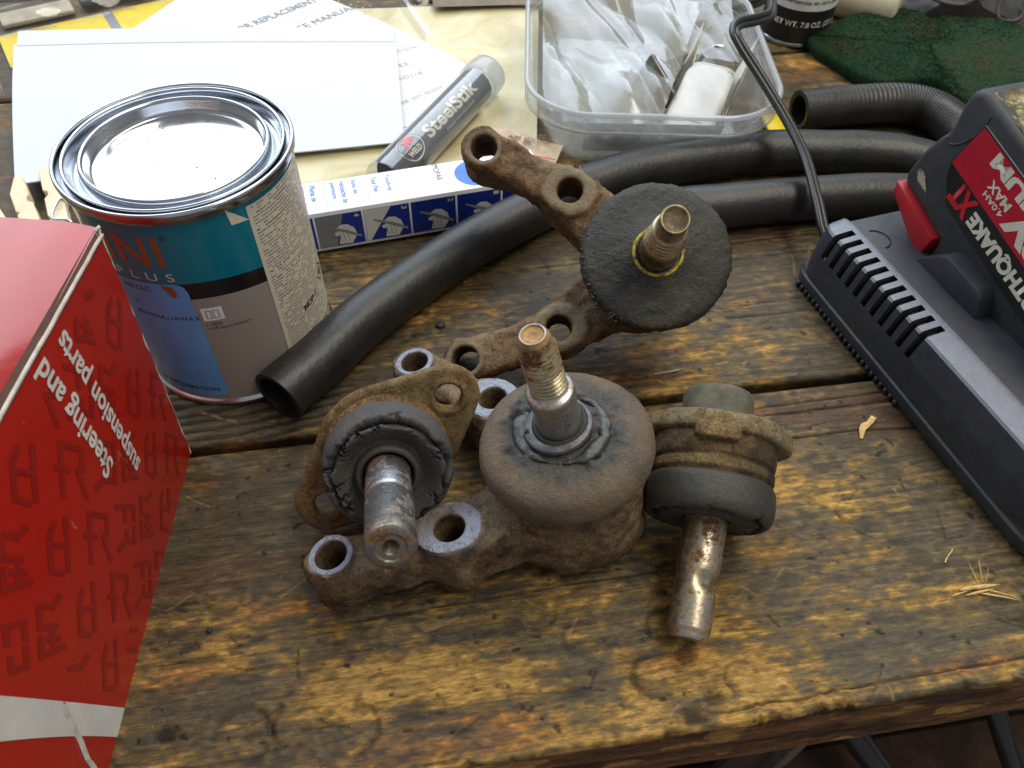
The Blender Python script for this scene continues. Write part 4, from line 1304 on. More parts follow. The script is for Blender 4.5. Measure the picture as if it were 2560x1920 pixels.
# all-over logo pattern, strokes as flat print
def stroke(a, b, w=.26):
    a, b = np.array(a, float), np.array(b, float)
    d = (b - a) / np.linalg.norm(b - a); n = np.array([-d[1], d[0]]) * w / 2
    a = a - d * w * .5; b = b + d * w * .5
    return [a - n, b - n, b + n, a + n]
glyphs = [
    [((.15, 0), (.15, 2.2)), ((.15, 2.2), (.55, 2.2)), ((-.1, 1.15), (.42, 1.15)), ((.82, 2.2), (1.22, 2.2)), ((1.22, 2.2), (1.22, 1.35)), ((1.22, 1.35), (.98, 1.2)), ((.98, 1.1), (1.35, .15))],
    [((0, 2.1), (1.3, 2.3)), ((.6, 2.1), (.6, 1.55)), ((1.3, 2.3), (1.3, 1.65)), ((1.3, 1.2), (1.3, .5)), ((1.3, .5), (.7, .45)), ((.7, .45), (.7, .9)), ((.7, .6), (.05, .0))],
    [((0, 1.35), (0, 2.2)), ((0, 2.2), (.6, 2.25)), ((.6, 2.2), (.95, 2.6)), ((0, 1.35), (.7, 1.35)), ((0, .1), (0, .9)), ((0, .15), (1.0, .4)), ((.55, .3), (.55, 1.1)), ((.35, .8), (.8, .8))],
    [((0, .2), (0, 1.3)), ((0, 1.3), (.35, 1.3)), ((0, .2), (.5, .1)), ((.82, .3), (.82, 1.3)), ((.82, 1.3), (.58, 1.3)), ((0, 1.65), (.22, 2.2)), ((.82, 1.65), (.82, 2.45))],
]
eb = np.array([.69, .71]); ea = np.array([.70, -1.42])      # (dy, dz)
Vp, Fp = [], []
for i in range(-20, 21):
    for j in range(-14, 15):
        org = np.array([14.2, 6.6]) + i * np.array([1.50, -1.86]) + j * np.array([-.90, -3.20])
        for (a, b) in glyphs[(i) % 4]:
            qd = [org + ea * (u - .6) * .82 + eb * (v - 1.1) * .84 for u, v in stroke(a, b)]
            ok = all(4.4 < y < 22.8 and .12 < z < 13.4 and (Y0 - y) < 12.6 + .27 * z for y, z in qd)
            # keep the lettering clear
            if not ok: continue
            k = len(Vp)
            n_ = 3
            A_, B_, C_, D_ = qd
            for t in np.linspace(0, 1, n_):
                Vp += [A_ + (B_ - A_) * t, D_ + (C_ - D_) * t]
            for t in range(n_ - 1): Fp.append([k + 2 * t, k + 2 * t + 1, k + 2 * t + 3, k + 2 * t + 2])
Vp = np.array(Vp)
mk('logo_pattern', (S(Y0 - Vp[:, 0], Vp[:, 1], .018), Fp), M['red_dark'], side_o)
# white band and crushed corner low on the panel
def band(f0, f1, z0, z1, lift, mat, name, n=40):
    z = np.linspace(z0, z1, n)
    V = np.stack([S(Y0 - f0(z), z, lift), S(Y0 - f1(z), z, lift)], 1).reshape(-1, 3)
    return mk(name, (V, grid_faces(n, 2)), mat, side_o)
band(lambda z: 10.0 - .27 * z, lambda z: 8.85 - .25 * z - .006 * z * z, .02, 13.3, .022, M['card_white'], 'white_band')
band(lambda z: 7.15 - .20 * z, lambda z: 6.2 - .2 * z, .02, 2.2, .024, M['card_white'], 'white_band')
z = np.linspace(0, 9, 60)
wob = .25 * fbm(np.stack([z, z * 0, z * 0], -1), .9, 4)
yc = 6.9 + .33 * z + wob
V = np.stack([S(Y0 - yc + .12 + .1 * wob, z, .02), S(Y0 - yc, z, .16), S(Y0 - yc - .10 - .2 * wob, z, .02)], 1).reshape(-1, 3)
V = V[: 3 * 34]
mk('crease', (V, grid_faces(34, 3)), M['card_edge'], side_o)

# ================================================================== battery charger
CO = np.array([18.07, 36.68, 0]); CL = np.array([.326, -.946, 0]); CW = np.array([.946, .326, 0])
Rch = np.stack([CL, CW, np.array([0, 0, 1.0])], 1)      # columns: local x = along toward viewer, y = across to the right, z = up (left-handed check below)
if np.linalg.det(Rch) < 0: raise RuntimeError('frame')
ch = empty('battery_charger', tuple(CO), Rch)
tag(ch, 'black battery charger with row of vent slots along its window-lit shoulder at right', 'battery charger')
# cross-section (w, z), swept along l with rounded ends
NS = 11; s0, pitch, sw = .55, .815, .42        # slots along the shoulder
sec = [(2.6, 0.0), (.5, 0.0), (.14, .12), (.0, .45), (.03, 1.1), (.10, 1.18), (.12, 2.0), (.22, 3.0), (.42, 3.9), (.56, 4.38), (.66, 4.52), (.85, 4.56), (2.05, 4.70), (2.16, 4.66), (2.22, 4.50), (2.35, 4.42)]
def shell(l0, l1, sec, inset):
    ls = []
    for t in np.linspace(0, 1, 8): ls.append((l0 + 1.5 * (1 - math.cos(t * math.pi / 2)), (1 - math.sin(t * math.pi / 2)) * inset))
    ls += [(l, 0) for l in np.linspace(l0 + 1.6, l1 - 2.6, 10)]
    for t in np.linspace(0, 1, 8)[1:]: ls.append((l1 - 2.6 + 2.6 * math.sin(t * math.pi / 2), (1 - math.cos(t * math.pi / 2)) * inset * 1.6))
    V = []
    for l, ins in ls:
        for w, z in sec:
            V.append((l, w + ins * np.clip(1 - (w / 2.6), 0, 1), z - .35 * ins * (z > 3)))
    n = len(ls); m_ = len(sec)
    F = grid_faces(n, m_).tolist()
    F.append(list(range(m_))[::-1]); F.append(list(range((n - 1) * m_, n * m_)))
    return np.array(V), F
# lower shell with feet ribs
low = [(2.6, 0.12), (.5, 0.12), (.14, .2), (.0, .5), (.02, 1.05), (.16, 1.16), (.2, 1.3), (2.6, 1.3)]
mk('base_shell', shell(-1.0, 21.0, low, .8), M['black_plastic'], ch, angle=35)
ribs = []
for k in range(24):
    V, F = bbox(-.10, .12, -.06, .4, .02, .42, .05, 1)
    ribs.append((V + np.array([-.2 + k * .44, 0, 0]), F))
mk('foot_ribs', join(*ribs), M['black_plastic'], ch)
# upper left wall: built as bars between the slots so the slots are real openings
upper = [(.13, 1.14), (.12, 2.0), (.22, 3.0)]
shoulder = [(.22, 3.0), (.42, 3.9), (.56, 4.38), (.66, 4.52), (.85, 4.56), (1.75, 4.66)]
cap_ = [(1.75, 4.66), (2.05, 4.70), (2.16, 4.66), (2.22, 4.50), (2.3, 4.40)]
def sweep(sec, ls, ins=None):
    V = []
    for i, l in enumerate(ls):
        q = 0 if ins is None else ins[i]
        for w, z in sec: V.append((l, w + q * max(0, 1 - w / 2.6), z - .35 * q * (z > 3)))
    return np.array(V), grid_faces(len(ls), len(sec)).tolist()
t8 = np.linspace(0, 1, 9)
lsA = list(-1.0 + 1.5 * (1 - np.cos(t8 * math.pi / 2))); inA = list((1 - np.sin(t8 * math.pi / 2)) * 1.6)
lsE = list(17.2 + 3.6 * np.sin(t8 * math.pi / 2)); inE = list((1 - np.cos(t8 * math.pi / 2)) * 1.5)
ls_full = lsA + list(np.linspace(.7, 17.0, 30)) + lsE; in_full = inA + [0] * 30 + inE
mk('side_wall', sweep(upper, ls_full, in_full), M['black_plastic'], ch, angle=35)
mk('shoulder_cap', sweep(cap_, ls_full, in_full), M['lit_strip'], ch, angle=35)
low_sh = [p for p in shoulder if p[1] < 4.45]; up_sh = [p for p in shoulder if p[1] > 4.3]
segs = [lsA + [.52]]
inn = [inA + [0]]
for k in range(NS):
    a = s0 + k * pitch + sw; b = s0 + (k + 1) * pitch
    if k < NS - 1: segs.append([a, b]); inn.append([0, 0])
    else: segs.append([a] + list(np.linspace(a + .3, 17.0, 24)) + lsE); inn.append([0] * 25 + inE)
for q, (ls, ii) in enumerate(zip(segs, inn)):
    ii = ii[:len(ls)]
    vf1 = sweep(low_sh, ls, ii)
    vf2 = sweep(up_sh, ls, ii)
    if len(ls) == 2:       # a bar: give it thickness
        d = [(w + .30, z - .34) for w, z in shoulder]
        parts_ = [vf1]
        for l in ls:
            V = np.array([(l, w, z) for w, z in shoulder] + [(l, w, z) for w, z in d])
            parts_.append((V, grid_faces(2, len(shoulder)).tolist()))
        mk('vent_bar', join(*parts_), M['black_plastic'], ch, False)
        mk('vent_bar_top', vf2, M['lit_strip'], ch, angle=35)
    else:
        mk('shoulder_side', vf1, M['black_plastic'], ch, angle=35)
        mk('shoulder_top', vf2, M['lit_strip'], ch, angle=35)
        le = ls[-1] if q == 0 else ls[0]
        d = [(w + .30, z - .34) for w, z in shoulder]
        V = np.array([(le, w, z) for w, z in shoulder] + [(le, w, z) for w, z in d])
        mk('slot_wall', (V, grid_faces(2, len(shoulder)).tolist()), M['black_plastic'], ch, False)
# dark liner behind the slots
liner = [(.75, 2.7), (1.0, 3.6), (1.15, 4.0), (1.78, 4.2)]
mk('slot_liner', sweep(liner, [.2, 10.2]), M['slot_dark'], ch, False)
# deck behind the shoulder
mk('deck', bbox(-.62, 20.2, 1.9, 13.8, .15, 4.45, .3, 3), M['black_plastic'], ch, angle=35)
# raised dock beside the battery
dk = [(3.55, 4.40), (8.75, 4.40), (8.3, 5.55), (7.9, 5.85), (5.35, 6.05), (4.9, 5.75)]
V, F = prism(dk, 0, 1.6, .12, 2)
V = np.stack([V[:, 0], 4.0 + V[:, 2], V[:, 1]], -1)
mk('dock_guide', (V, F), M['black_plastic'], ch, angle=35)
V, F = tube(np.array([(l, 2.9 + .75 * math.sin(t), 4.46) for t in np.linspace(0, 3.1, 14) for l in [.9 - .8 * math.cos(t) + .6]]), .05, 6)
mk('deck_groove', (V, F), M['slot_dark'], ch)

# ================================================================== battery
u_b = math.atan2(-.246, .969)
cu, su = math.cos(u_b), math.sin(u_b)
Lb = CL * cu + np.array([0, 0, su]); Vb = -CL * su + np.array([0, 0, cu])
ob = CO + CL * (-.46) + CW * 5.0 + np.array([0, 0, 7.26])
Rbt = np.stack([Lb, CW, Vb], 1)
bt = empty('battery_pack', tuple(ob), Rbt)
tag(bt, 'charcoal tool battery with red label and dusty top seated on the charger', 'battery')
# side outline in (u along, v up); extruded in w. The far end has its lip, latch recess below
outl = [(-.12, .1), (.15, -.5), (4.3, -.65), (4.5, -2.0), (15.5, -2.0), (15.5, 6.75), (.55, 6.75), (-.05, 6.3), (.0, 5.4), (.42, 3.75), (.18, 3.35), (-.12, 1.9)]
V, F = prism([(p[0], p[1]) for p in outl], 0, 7.2, .38, 3)
V = np.stack([V[:, 0], V[:, 2], V[:, 1]], -1)
mk('shell', (V, [f[::-1] for f in F]), M['black_shell'], bt, angle=35)
# recessed-looking side plate with the label
pl = [(3.3, 1.05), (15.4, 1.05), (15.4, 5.8), (1.85, 5.8), (1.7, 3.0), (2.0, 2.3)]
V, F = prism(pl, -.06, .3, .05, 1)
V = np.stack([V[:, 0], V[:, 2], V[:, 1]], -1)
plate = mk('label_plate', (V, [f[::-1] for f in F]), M['label_black'], bt, angle=35)
def on_batt(vf2, u0, v0, lift):
    """print reads toward the far end (-u); the pack sits upside down, so letter tops point to -v"""
    V, F = vf2
    return np.stack([u0 - V[:, 0], np.full(len(V), -lift), v0 - V[:, 1]], -1), F
V = np.array([(p[0], -.072, p[1]) for p in [(1.80, 2.98), (15.3, 2.98), (15.3, 5.68), (1.95, 5.68)]])
redl = mk('red_label', (V, [[0, 1, 2, 3]]), M['label_red'], plate, False)
def btxt(s, width, height, u_right, v_base, mat, par, bold=.03, lift=.082, shear=0.0):
    mk('lettering', on_batt(fit2d(s, width, bold, 1.0, height, shear), u_right, v_base, lift), mat, par)
btxt('EARTHQUAKE', 7.1, 1.1, 11.9, 2.68, M['letter_cream'], plate, .055)
btxt('XT', 1.75, 1.4, 4.68, 2.88, M['letter_red'], plate, .055)
btxt('20V', 4.4, 1.35, 10.6, 4.55, M['letter_cream'], redl, .05)
btxt('MAX', 1.75, .55, 6.0, 4.42, M['letter_cream'], redl, .03)
btxt('4.0AH', 1.6, .36, 6.0, 3.74, M['letter_cream'], redl, .02)
btxt('LITHIUM', 6.9, .85, 10.4, 5.58, M['letter_cream'], redl, .05)
la = [(.0, -.45), (.2, -1.15), (3.75, -2.25), (4.3, -1.95), (4.25, -.60)]
V, F = prism(la, -.35, 1.2, .12, 2)
V = np.stack([V[:, 0], V[:, 2], V[:, 1]], -1)
mk('release_latch', (V, [f[::-1] for f in F]), M['red_plastic'], bt, angle=35)
V, F = prism([(3.6, -2.35), (4.4, -2.05), (4.9, -2.3), (4.6, -2.7), (3.8, -2.9)], -.1, 1.2, .1, 2)
mk('latch_lip', (np.stack([V[:, 0], V[:, 2], V[:, 1]], -1), [f[::-1] for f in F]), M['black_shell'], bt, angle=35)
# caked dust on the top face and a smear on the shoulder
xx, yy = np.meshgrid(np.linspace(.75, 15.0, 150), np.linspace(.35, 6.9, 80), indexing='ij')
P = np.stack([xx, yy, xx * 0 + 6.75], -1)
nz = fbm(P, .55, 4) + .5 * fbm(P, 2.5, 3)
P[..., 2] += -.05 + .28 * np.clip(nz + .17, 0, .4)
def dusty_material():
    t = NT('dust caked on the pack')
    v = t.co()
    n = t.noise(v, 1.0, 8, .75, .4)
    c = t.ramp(n, [(.40, (.030, .028, .024)), (.50, (.10, .085, .045)), (.58, (.26, .22, .11)), (.66, (.50, .46, .32)), (.72, (.14, .09, .04))])
    return t.pr(c, .9, 0, t.bump(t.noise(v, 4, 5, .7), .8, .08))
mk('dust_layer', (P.reshape(-1, 3), grid_faces(150, 80)), dusty_material(), bt)
xx, yy = np.meshgrid(np.linspace(0, 1, 30), np.linspace(-1, 1, 14), indexing='ij')
w_ = (.28 + .16 * np.sin(xx * 5)) * np.sqrt(np.clip(1 - (2 * xx - 1) ** 2, 0, 1))
uu = .25 + 1.75 * xx; vv = .95 - .55 * xx + yy * (w_ + .12 * fbm(np.stack([xx * 6, yy, xx * 0], -1), 1.5, 3))
P = np.stack([uu, np.full(uu.shape, -.013), vv], -1)
def smear_material():
    t = NT('dust rubbed on the shell')
    v = t.co()
    f = t.math('ADD', t.attr('d'), t.math('MULTIPLY', t.math('SUBTRACT', t.noise(v, 5, 6, .75), .5), 2.2))
    return t.pr(t.mix(t.ramp(f, [(.35, 0.0), (.75, .9)]), (.030, .031, .036), (.42, .36, .25)), .85)
mk('dust_smear', (P.reshape(-1, 3), grid_faces(30, 14)), smear_material(), bt, attrs={'d': ((1 - yy ** 2) * np.clip(1.2 * np.sin(xx * math.pi), 0, 1)).ravel()})
V, F = tube(spline([(.5, .02, 3.55), (1.0, .0, 3.5), (1.5, .0, 4.1), (1.9, .02, 5.3), (1.75, .02, 6.3)], 8), .06, 6)
mk('moulding_line', (V, F), M['black_shell'], bt)

# ================================================================== papers, packets and bags at the back
def sheet(poly, z, name, mat, label, cat, bend=None, n=40, th=.02, parent=None, group=None):
    """a quad sheet (four corners in order) as a finely divided surface"""
    a, b, c, d = (np.array(p, float) for p in poly)
    s, t = np.meshgrid(np.linspace(0, 1, n), np.linspace(0, 1, n), indexing='ij')
    P2 = ((1 - s) * (1 - t))[..., None] * a + (s * (1 - t))[..., None] * b + (s * t)[..., None] * c + ((1 - s) * t)[..., None] * d
    Z = z + (bend(s, t) if bend else 0 * s)
    P = np.concatenate([P2, Z[..., None]], -1)
    org = P.reshape(-1, 3).mean(0) * np.array([1, 1, 0])
    o = mk(name, (P.reshape(-1, 3) - org, grid_faces(n, n)), mat, parent)
    o.location = Vector(org) * U
    if label: tag(o, label, cat, group)
    return o, org, P

# yellow card packs in clear blisters
def pack(loc, rz, L, Wd, label, tone):
    o = empty('blister_pack', loc, rz=rz)
    tag(o, label, 'blister pack', 'yellow blister packs')
    mk('card', bbox(0, L, -Wd, 0, 0, .08), M['card_yellow'], o, False)
    mk('print_band', bbox(L * .26, L * .285, -Wd, -.05, .08, .09), M['box_grey'], o, False)
    mk('print_mark', (np.array([(L * .52 + 1.8 * math.cos(a), -Wd * .62 + 1.2 * math.sin(a), .092) for a in np.linspace(0, 6.28, 20)[:-1]]), [list(range(19))]), M['label_black'], o, False)
    mk('print_mark', (np.array([(L * .10 + .9 * math.cos(a), -Wd * .55 + 1.9 * math.sin(a), .092) for a in np.linspace(0, 6.28, 20)[:-1]]), [list(range(19))]), M['box_grey'], o, False)
    # clear dome along the back with folded walls
    prof = [(-.8, .12), (-.3, .15), (.4, .2), (.55, 2.2), (.9, 2.6), (3.8, 2.7), (4.3, 2.3), (4.6, .3), (5.4, .2)]
    xs = np.linspace(-1.0, L + 1.0, 60)
    V = np.array([[(x, y + .12 * math.sin(x * 1.3), z + .10 * math.sin(x * .9 + y)) for y, z in prof] for x in xs])
    mk('blister', (V.reshape(-1, 3), grid_faces(60, len(prof))[:, ::-1]), M['blister'], o)
    V, F = bbox(L * .22, L * .48, 1.2, 3.0, .15, .9, .3, 2)
    mk('insert', (V, F), plain('dark insert', (.06, .06, .065), .5), o)
    mk('insert', bbox(L * .02, L * .2, .9, 3.6, .12, .5, .1, 2), tone, o)
    prof = [(-.6, .1), (-.1, .15), (.0, 1.2), (.5, 1.3)]
    ys = np.linspace(-Wd - 6, .2, 40)
    V = np.array([[(-.6 + x * 1.3 - 1.1, y, z) for x, z in prof] for y in ys])
    mk('side_flange', (V.reshape(-1, 3), grid_faces(40, 4)), M['blister'], o)
    return o
pack((-45.9, 66.2, .1), math.atan2(8.5, 13.0) * .995, 34, 6.2, 'clear blister pack with yellow card in the top left corner, under the envelope', plain('beige card insert', (.42, .36, .27), .7, 0, .3, .5))
pack((-9.6, 73.2, .1), rad(24), 14, 1.2, 'clear blister pack with a yellow end behind the manual page, top edge', plain('pale card insert', (.40, .36, .30), .7))
hb = empty('gift_card', (-52, 72, 0), rz=.5)
tag(hb, 'printed beige card behind the yellow blister pack in the top left corner', 'card')
mk('board', bbox(0, 30, 0, 16, 0, .15), plain('beige printed card', (.40, .36, .28), .6, 0, .3, .4), hb, False)
mk('print_block', bbox(1.2, 5.2, 1.2, 3.4, .15, .16), plain('brick red print', (.40, .13, .07), .6), hb, False)
mk('print_block', bbox(8.5, 10.6, 2.0, 4.2, .15, .16), M['ink_grey'], hb, False)
mk('print_block', bbox(12.2, 14.0, 2.2, 3.6, .15, .16), M['ink_grey'], hb, False)

# big cream bag beneath
def cream_material():
    t = NT('cream waxed bag')
    v = t.co()
    n = t.noise(v, .16, 5, .6, .8)
    c = t.ramp(n, [(.35, (.44, .37, .18)), (.55, (.60, .54, .34)), (.7, (.66, .62, .46))])
    return t.pr(c, .38, 0, t.bump(t.noise(v, .5, 5, .6, .5), .5, .12), spec=.45)
cr_m = cream_material()
sheet([(-16, 44.0), (1.4, 50.0), (1.6, 73.0), (-18, 72.5)], .12, 'paper_bag', cr_m, 'cream waxed paper bag lying flat left of the clear tub', 'bag', lambda s, t: .5 * np.sin(s * 5 + 1) * np.sin(t * 4) * .5 + .3 + .2 * (s + t) - .35 * (t < .03), 50)
sheet([(-8.0, 71.3), (3.0, 72.6), (3.4, 76), (-8.5, 75)], 1.35, 'wooden_ruler', plain('brown board', (.16, .12, .08), .7, 0, .3, .5), 'brown strip of board lying behind the cream bag at the top edge', 'board')
# printed packet poking out under the tub
pk, org, P = sheet([(-2.6, 49.6), (2.6, 48.0), (3.4, 51.0), (-1.8, 53.4)], .62, 'printed_packet', plain('peach printed packet', (.58, .44, .30), .6, 0, .25, 1.2), 'small peach printed packet with a red line between rusty arm and clear tub', 'packet', lambda s, t: .12 * np.sin(s * 6))
for k in range(7):
    V, F = fit2d('&%#'[k % 3], .45 + .25 * (k % 2))
    mk('print_mark', (np.concatenate([V + np.array([-1.7 + k * .55, .35 + .45 * (k % 3) * .6]), np.full((len(V), 1), .78)], 1), F), plain('brown print', (.25, .12, .07), .7), pk)
V = np.array([(-2.3, -.45, .80), (2.4, -1.75, .80), (2.42, -1.62, .80), (-2.28, -.30, .80)])
mk('red_line', (V, [[0, 1, 2, 3]]), M['letter_red'], pk, False)

# service manual page
man, morg, P = sheet([(-36.5, 61.5), (-6.2, 49.8), (-2.6, 62.4), (-29, 81)], .55, 'manual_page', M['paper'], 'white manual page with grey typed headings, half under the envelope', 'paper',
                     lambda s, t: .30 * np.sin(s * 3.1) + .25 * t + .5 * np.clip(s - .80, 0, 1))
def curve_edge():
    # the right edge of the page runs in a shallow curve
    me = man.data
    co = np.empty(len(me.vertices) * 3, np.float32); me.vertices.foreach_get('co', co)
    co = co.reshape(-1, 3) / U
    n = 40
    t = np.tile(np.linspace(0, 1, n), n); s = np.repeat(np.linspace(0, 1, n), n)
    co[:, 0] += s ** 3 * (1.4 * np.sin(t * math.pi) - 2.2 * t ** 2)
    me.vertices.foreach_set('co', (co * U).astype(np.float32).ravel()); me.update()
curve_edge()
def page_text(s, p0, p1, mat, z, height=None, bold=0.0):
    p0, p1 = np.array(p0, float), np.array(p1, float)
    L = np.linalg.norm(p1 - p0)
    vf = fit2d(s, L, bold, 1.0, height)
    e1 = (p1 - p0) / L; e2 = np.array([-e1[1], e1[0]])
    V = np.stack([p0[0] + vf[0][:, 0] * e1[0] + vf[0][:, 1] * e2[0], p0[1] + vf[0][:, 0] * e1[1] + vf[0][:, 1] * e2[1], np.full(len(vf[0]), z)], -1)
    me = man.data
    co = np.empty(len(me.vertices) * 3, np.float32); me.vertices.foreach_get('co', co)
    co = co.reshape(-1, 3) / U + morg
    for i in range(len(V)):
        d = np.hypot(co[:, 0] - V[i, 0], co[:, 1] - V[i, 1])
        j = np.argsort(d)[:4]; w = 1 / (d[j] + .05)
        V[i, 2] = (co[j, 2] * w).sum() / w.sum() + .035
    mk('lettering', (V - morg, vf[1]), mat, man)
PZ = 1.18
page_text('DOOR REPLACEMENT', (-25.6, 65.6), (-18.7, 72.5), M['ink_grey'], PZ, .95, .01)
page_text('SERVICE MANUAL', (-21.3, 64.8), (-14.9, 71.3), M['ink_grey'], PZ, .9, .0)
page_text('lock', (-10.6, 63.4), (-8.8, 64.6), M['ink_pale'], PZ, .75)
page_text('ts', (-9.9, 61.2), (-9.2, 61.8), M['ink_pale'], PZ, .6)
page_text('tions', (-10.1, 59.0), (-7.9, 60.4), M['ink_pale'], PZ, .65)
page_text('es on door', (-9.2, 55.7), (-6.0, 58.4), M['ink_pale'], PZ, .6)
page_text('nd', (-8.7, 52.2), (-7.9, 52.7), M['ink_grey'], PZ, .6)
for k in range(6):
    y = 68.5 - k * .9
    page_text('. . ..  . ... . .', (-23.5 + k * 1.2, 69.8 - k * .45), (-18.5 + k * 1.2, 74.2 - k * .6), M['ink_pale'], PZ, .14)
# sheet below the envelope
sch, sorg, P = sheet([(-24, 47.6), (-11.3, 49.6), (-9.6, 58), (-26, 56)], .75, 'printed_sheet', plain('grey white sheet', (.60, .58, .54), .7), 'printed sheet whose edge peeps out under the envelope beside the can', 'paper', lambda s, t: .1 * s)
vf = fit2d('SCHIN', 2.1, .0, 1.0, .62)
e1 = np.array([.96, .28]); e2 = np.array([-.28, .96])
V = np.stack([-15.9 + vf[0][:, 0] * e1[0] + vf[0][:, 1] * e2[0], 48.85 + vf[0][:, 0] * e1[1] + vf[0][:, 1] * e2[1], np.full(len(vf[0]), .9)], -1)
mk('lettering', (V - sorg, vf[1]), M['ink_grey'], sch)
# envelope
env = empty('envelope', (-25, 55, 0))
tag(env, 'large blank white envelope lying flat behind the paint can', 'envelope')
def env_panel(poly, z, name, bend):
    a, b, c, d = (np.array(p, float) for p in poly)
    n = 30
    s, t = np.meshgrid(np.linspace(0, 1, n), np.linspace(0, 1, n), indexing='ij')
    P2 = ((1 - s) * (1 - t))[..., None] * a + (s * (1 - t))[..., None] * b + (s * t)[..., None] * c + ((1 - s) * t)[..., None] * d
    P = np.concatenate([P2, (z + bend(s, t))[..., None]], -1) - np.array([25 * -1, 55, 0])
    Q = P.copy(); Q[..., 2] -= .09
    V = np.concatenate([P.reshape(-1, 3), Q.reshape(-1, 3)])
    F = grid_faces(n, n)
    rim = [i * n for i in range(n)] + [(n - 1) * n + j for j in range(1, n)] + [i * n + n - 1 for i in range(n - 2, -1, -1)] + [j for j in range(n - 2, 0, -1)]
    Fs = F.tolist() + (F[:, ::-1] + n * n).tolist()
    for k in range(len(rim)):
        a_, b_ = rim[k], rim[(k + 1) % len(rim)]
        Fs.append([b_, a_, a_ + n * n, b_ + n * n])
    return mk(name, (V, Fs), M['envelope'], env, angle=40)
bend = lambda s, t: .35 * np.sin(t * 3) + .12 * np.sin(s * 4)
env_panel([(-34.4, 43.9), (-8.4, 50.3), (-10.75, 65.4), (-42.6, 62.9)], 1.15, 'front', bend)
env_panel([(-42.2, 62.6), (-10.8, 65.1), (-11.1, 67.4), (-43.0, 64.9)], 1.22, 'flap', lambda s, t: .05 + .12 * np.sin(s * 4) + .10 * t)

# clothes pegs, lying on their sides
def peg(loc, rz, label, spring=False, k=1.9, L=9.0, spread=.10, w=.9, roll=0):
    R = rotz(rz) @ rotx(rad(roll))
    o = empty('clothes_peg', loc, R)
    tag(o, label, 'clothes peg', 'wooden clothes pegs')
    outl = [(0, .10), (0, .50), (1.6, .62), (4.6, .62), (4.8, .52), (5.0, .62), (7.2, .60), (L, .30), (L, .02), (6.6, .02), (6.3, .16), (5.9, .16), (5.6, .02), (3.6, .02), (3.3, .12), (3.0, .02), (.4, .02)]
    for s in (1, -1):
        V, F = prism([(p[0], p[1] * k) for p in outl], 0, w, .05, 1)
        V = np.stack([V[:, 0], V[:, 1], V[:, 2] - w / 2], -1)
        V[:, 1] += .04 + spread * V[:, 0] * .5
        if s < 0: V = V * np.array([1, -1, 1])
        mk('arm', (V, F if s > 0 else [f[::-1] for f in F]), M['wood_peg'], o, angle=30)
    if spring:
        zt = -w / 2 - .12 if roll < 0 else w / 2 + .12
        mk('spring', tube(spline([(2.2, -1.5, zt - .2), (2.4, -1.25, zt), (2.9, -.5, zt + .1), (4.6, -1.2, zt + .1), (4.7, -1.7, zt - .15)], 6), .10, 8), M['spring'], o)
        mk('spring', tube(spline([(2.3, -1.4, zt - .3), (2.0, -.9, zt), (2.3, -.4, zt + .05)], 6), .10, 8), M['spring'], o)
    return o
peg((-28.6, 36.6, 1.35), rad(121), 'pale clothes peg with a wire spring, between the red carton and the can', True)
peg((-30.6, 35.4, 1.9), rad(131), 'broad pale clothes peg half cut off by the left photo edge', False, 1.5, 11.0, .02, 1.2)
peg((-35.3, 35.5, .6), rad(118), 'pale clothes peg lowest at the far left, behind the carton', False, 1.2, 6.0, .04)

# ================================================================== touch-up pen box
e1 = np.array([.956, .294, 0]); 
pbx = empty('pen_box', (-14.6, 38.05, .35), rz=math.atan2(.294, .956))
tag(pbx, 'white and dark blue slim carton for a paint pen, lying behind the can', 'box')
PL, PD, PH = 17.2, 3.25, 3.0
mk('carton', bbox(0, PL, 0, PD, 0, PH, .05, 2), M['white_card'], pbx, angle=30)
def top_txt(s, x, d0, width, height, mat, bold=0.0):
    """reads toward the viewer, letter tops to the right"""
    V, F = fit2d(s, width, bold, 1.0, height)
    P = np.stack([x + V[:, 1], PD - d0 - V[:, 0], np.full(len(V), PH + .012)], -1)
    mk('lettering', (P, F), mat, pbx)
top_txt('MOPAR', 10.25, .10, 1.75, .42, M['ink'], .0)
for s, x, w in (('Touch-up', 6.95, 1.75), ('Your Pen', 6.10, 1.65), ('Stylo de', 4.75, 1.5), ('retouche de', 4.05, 2.3), ('peinture', 3.40, 1.7), ('Pluma de', 2.15, 1.7), ('retoque de', 1.5, 2.15), ('pintura', .85, 1.45)):
    top_txt(s, x, .35, w, .38, M['ink_blue'], .015)
for x in (5.65, 3.0):
    mk('print_line', bbox(x, x + .03, .35, PD - .3, PH, PH + .012), M['ink_grey'], pbx, False)
an = np.linspace(0, 2 * math.pi, 40)
ring = [(12.9 + 1.4 * math.cos(a), 1.65 + 1.4 * math.sin(a), PH + .012) for a in an[:-1]] + [(12.9 + .6 * math.cos(a), 1.65 + .6 * math.sin(a), PH + .012) for a in an[:-1]]
mk('round_logo', (np.array(ring), [[i, (i + 1) % 39, 39 + (i + 1) % 39, 39 + i] for i in range(39)]), M['logo_blue'], pbx, False)
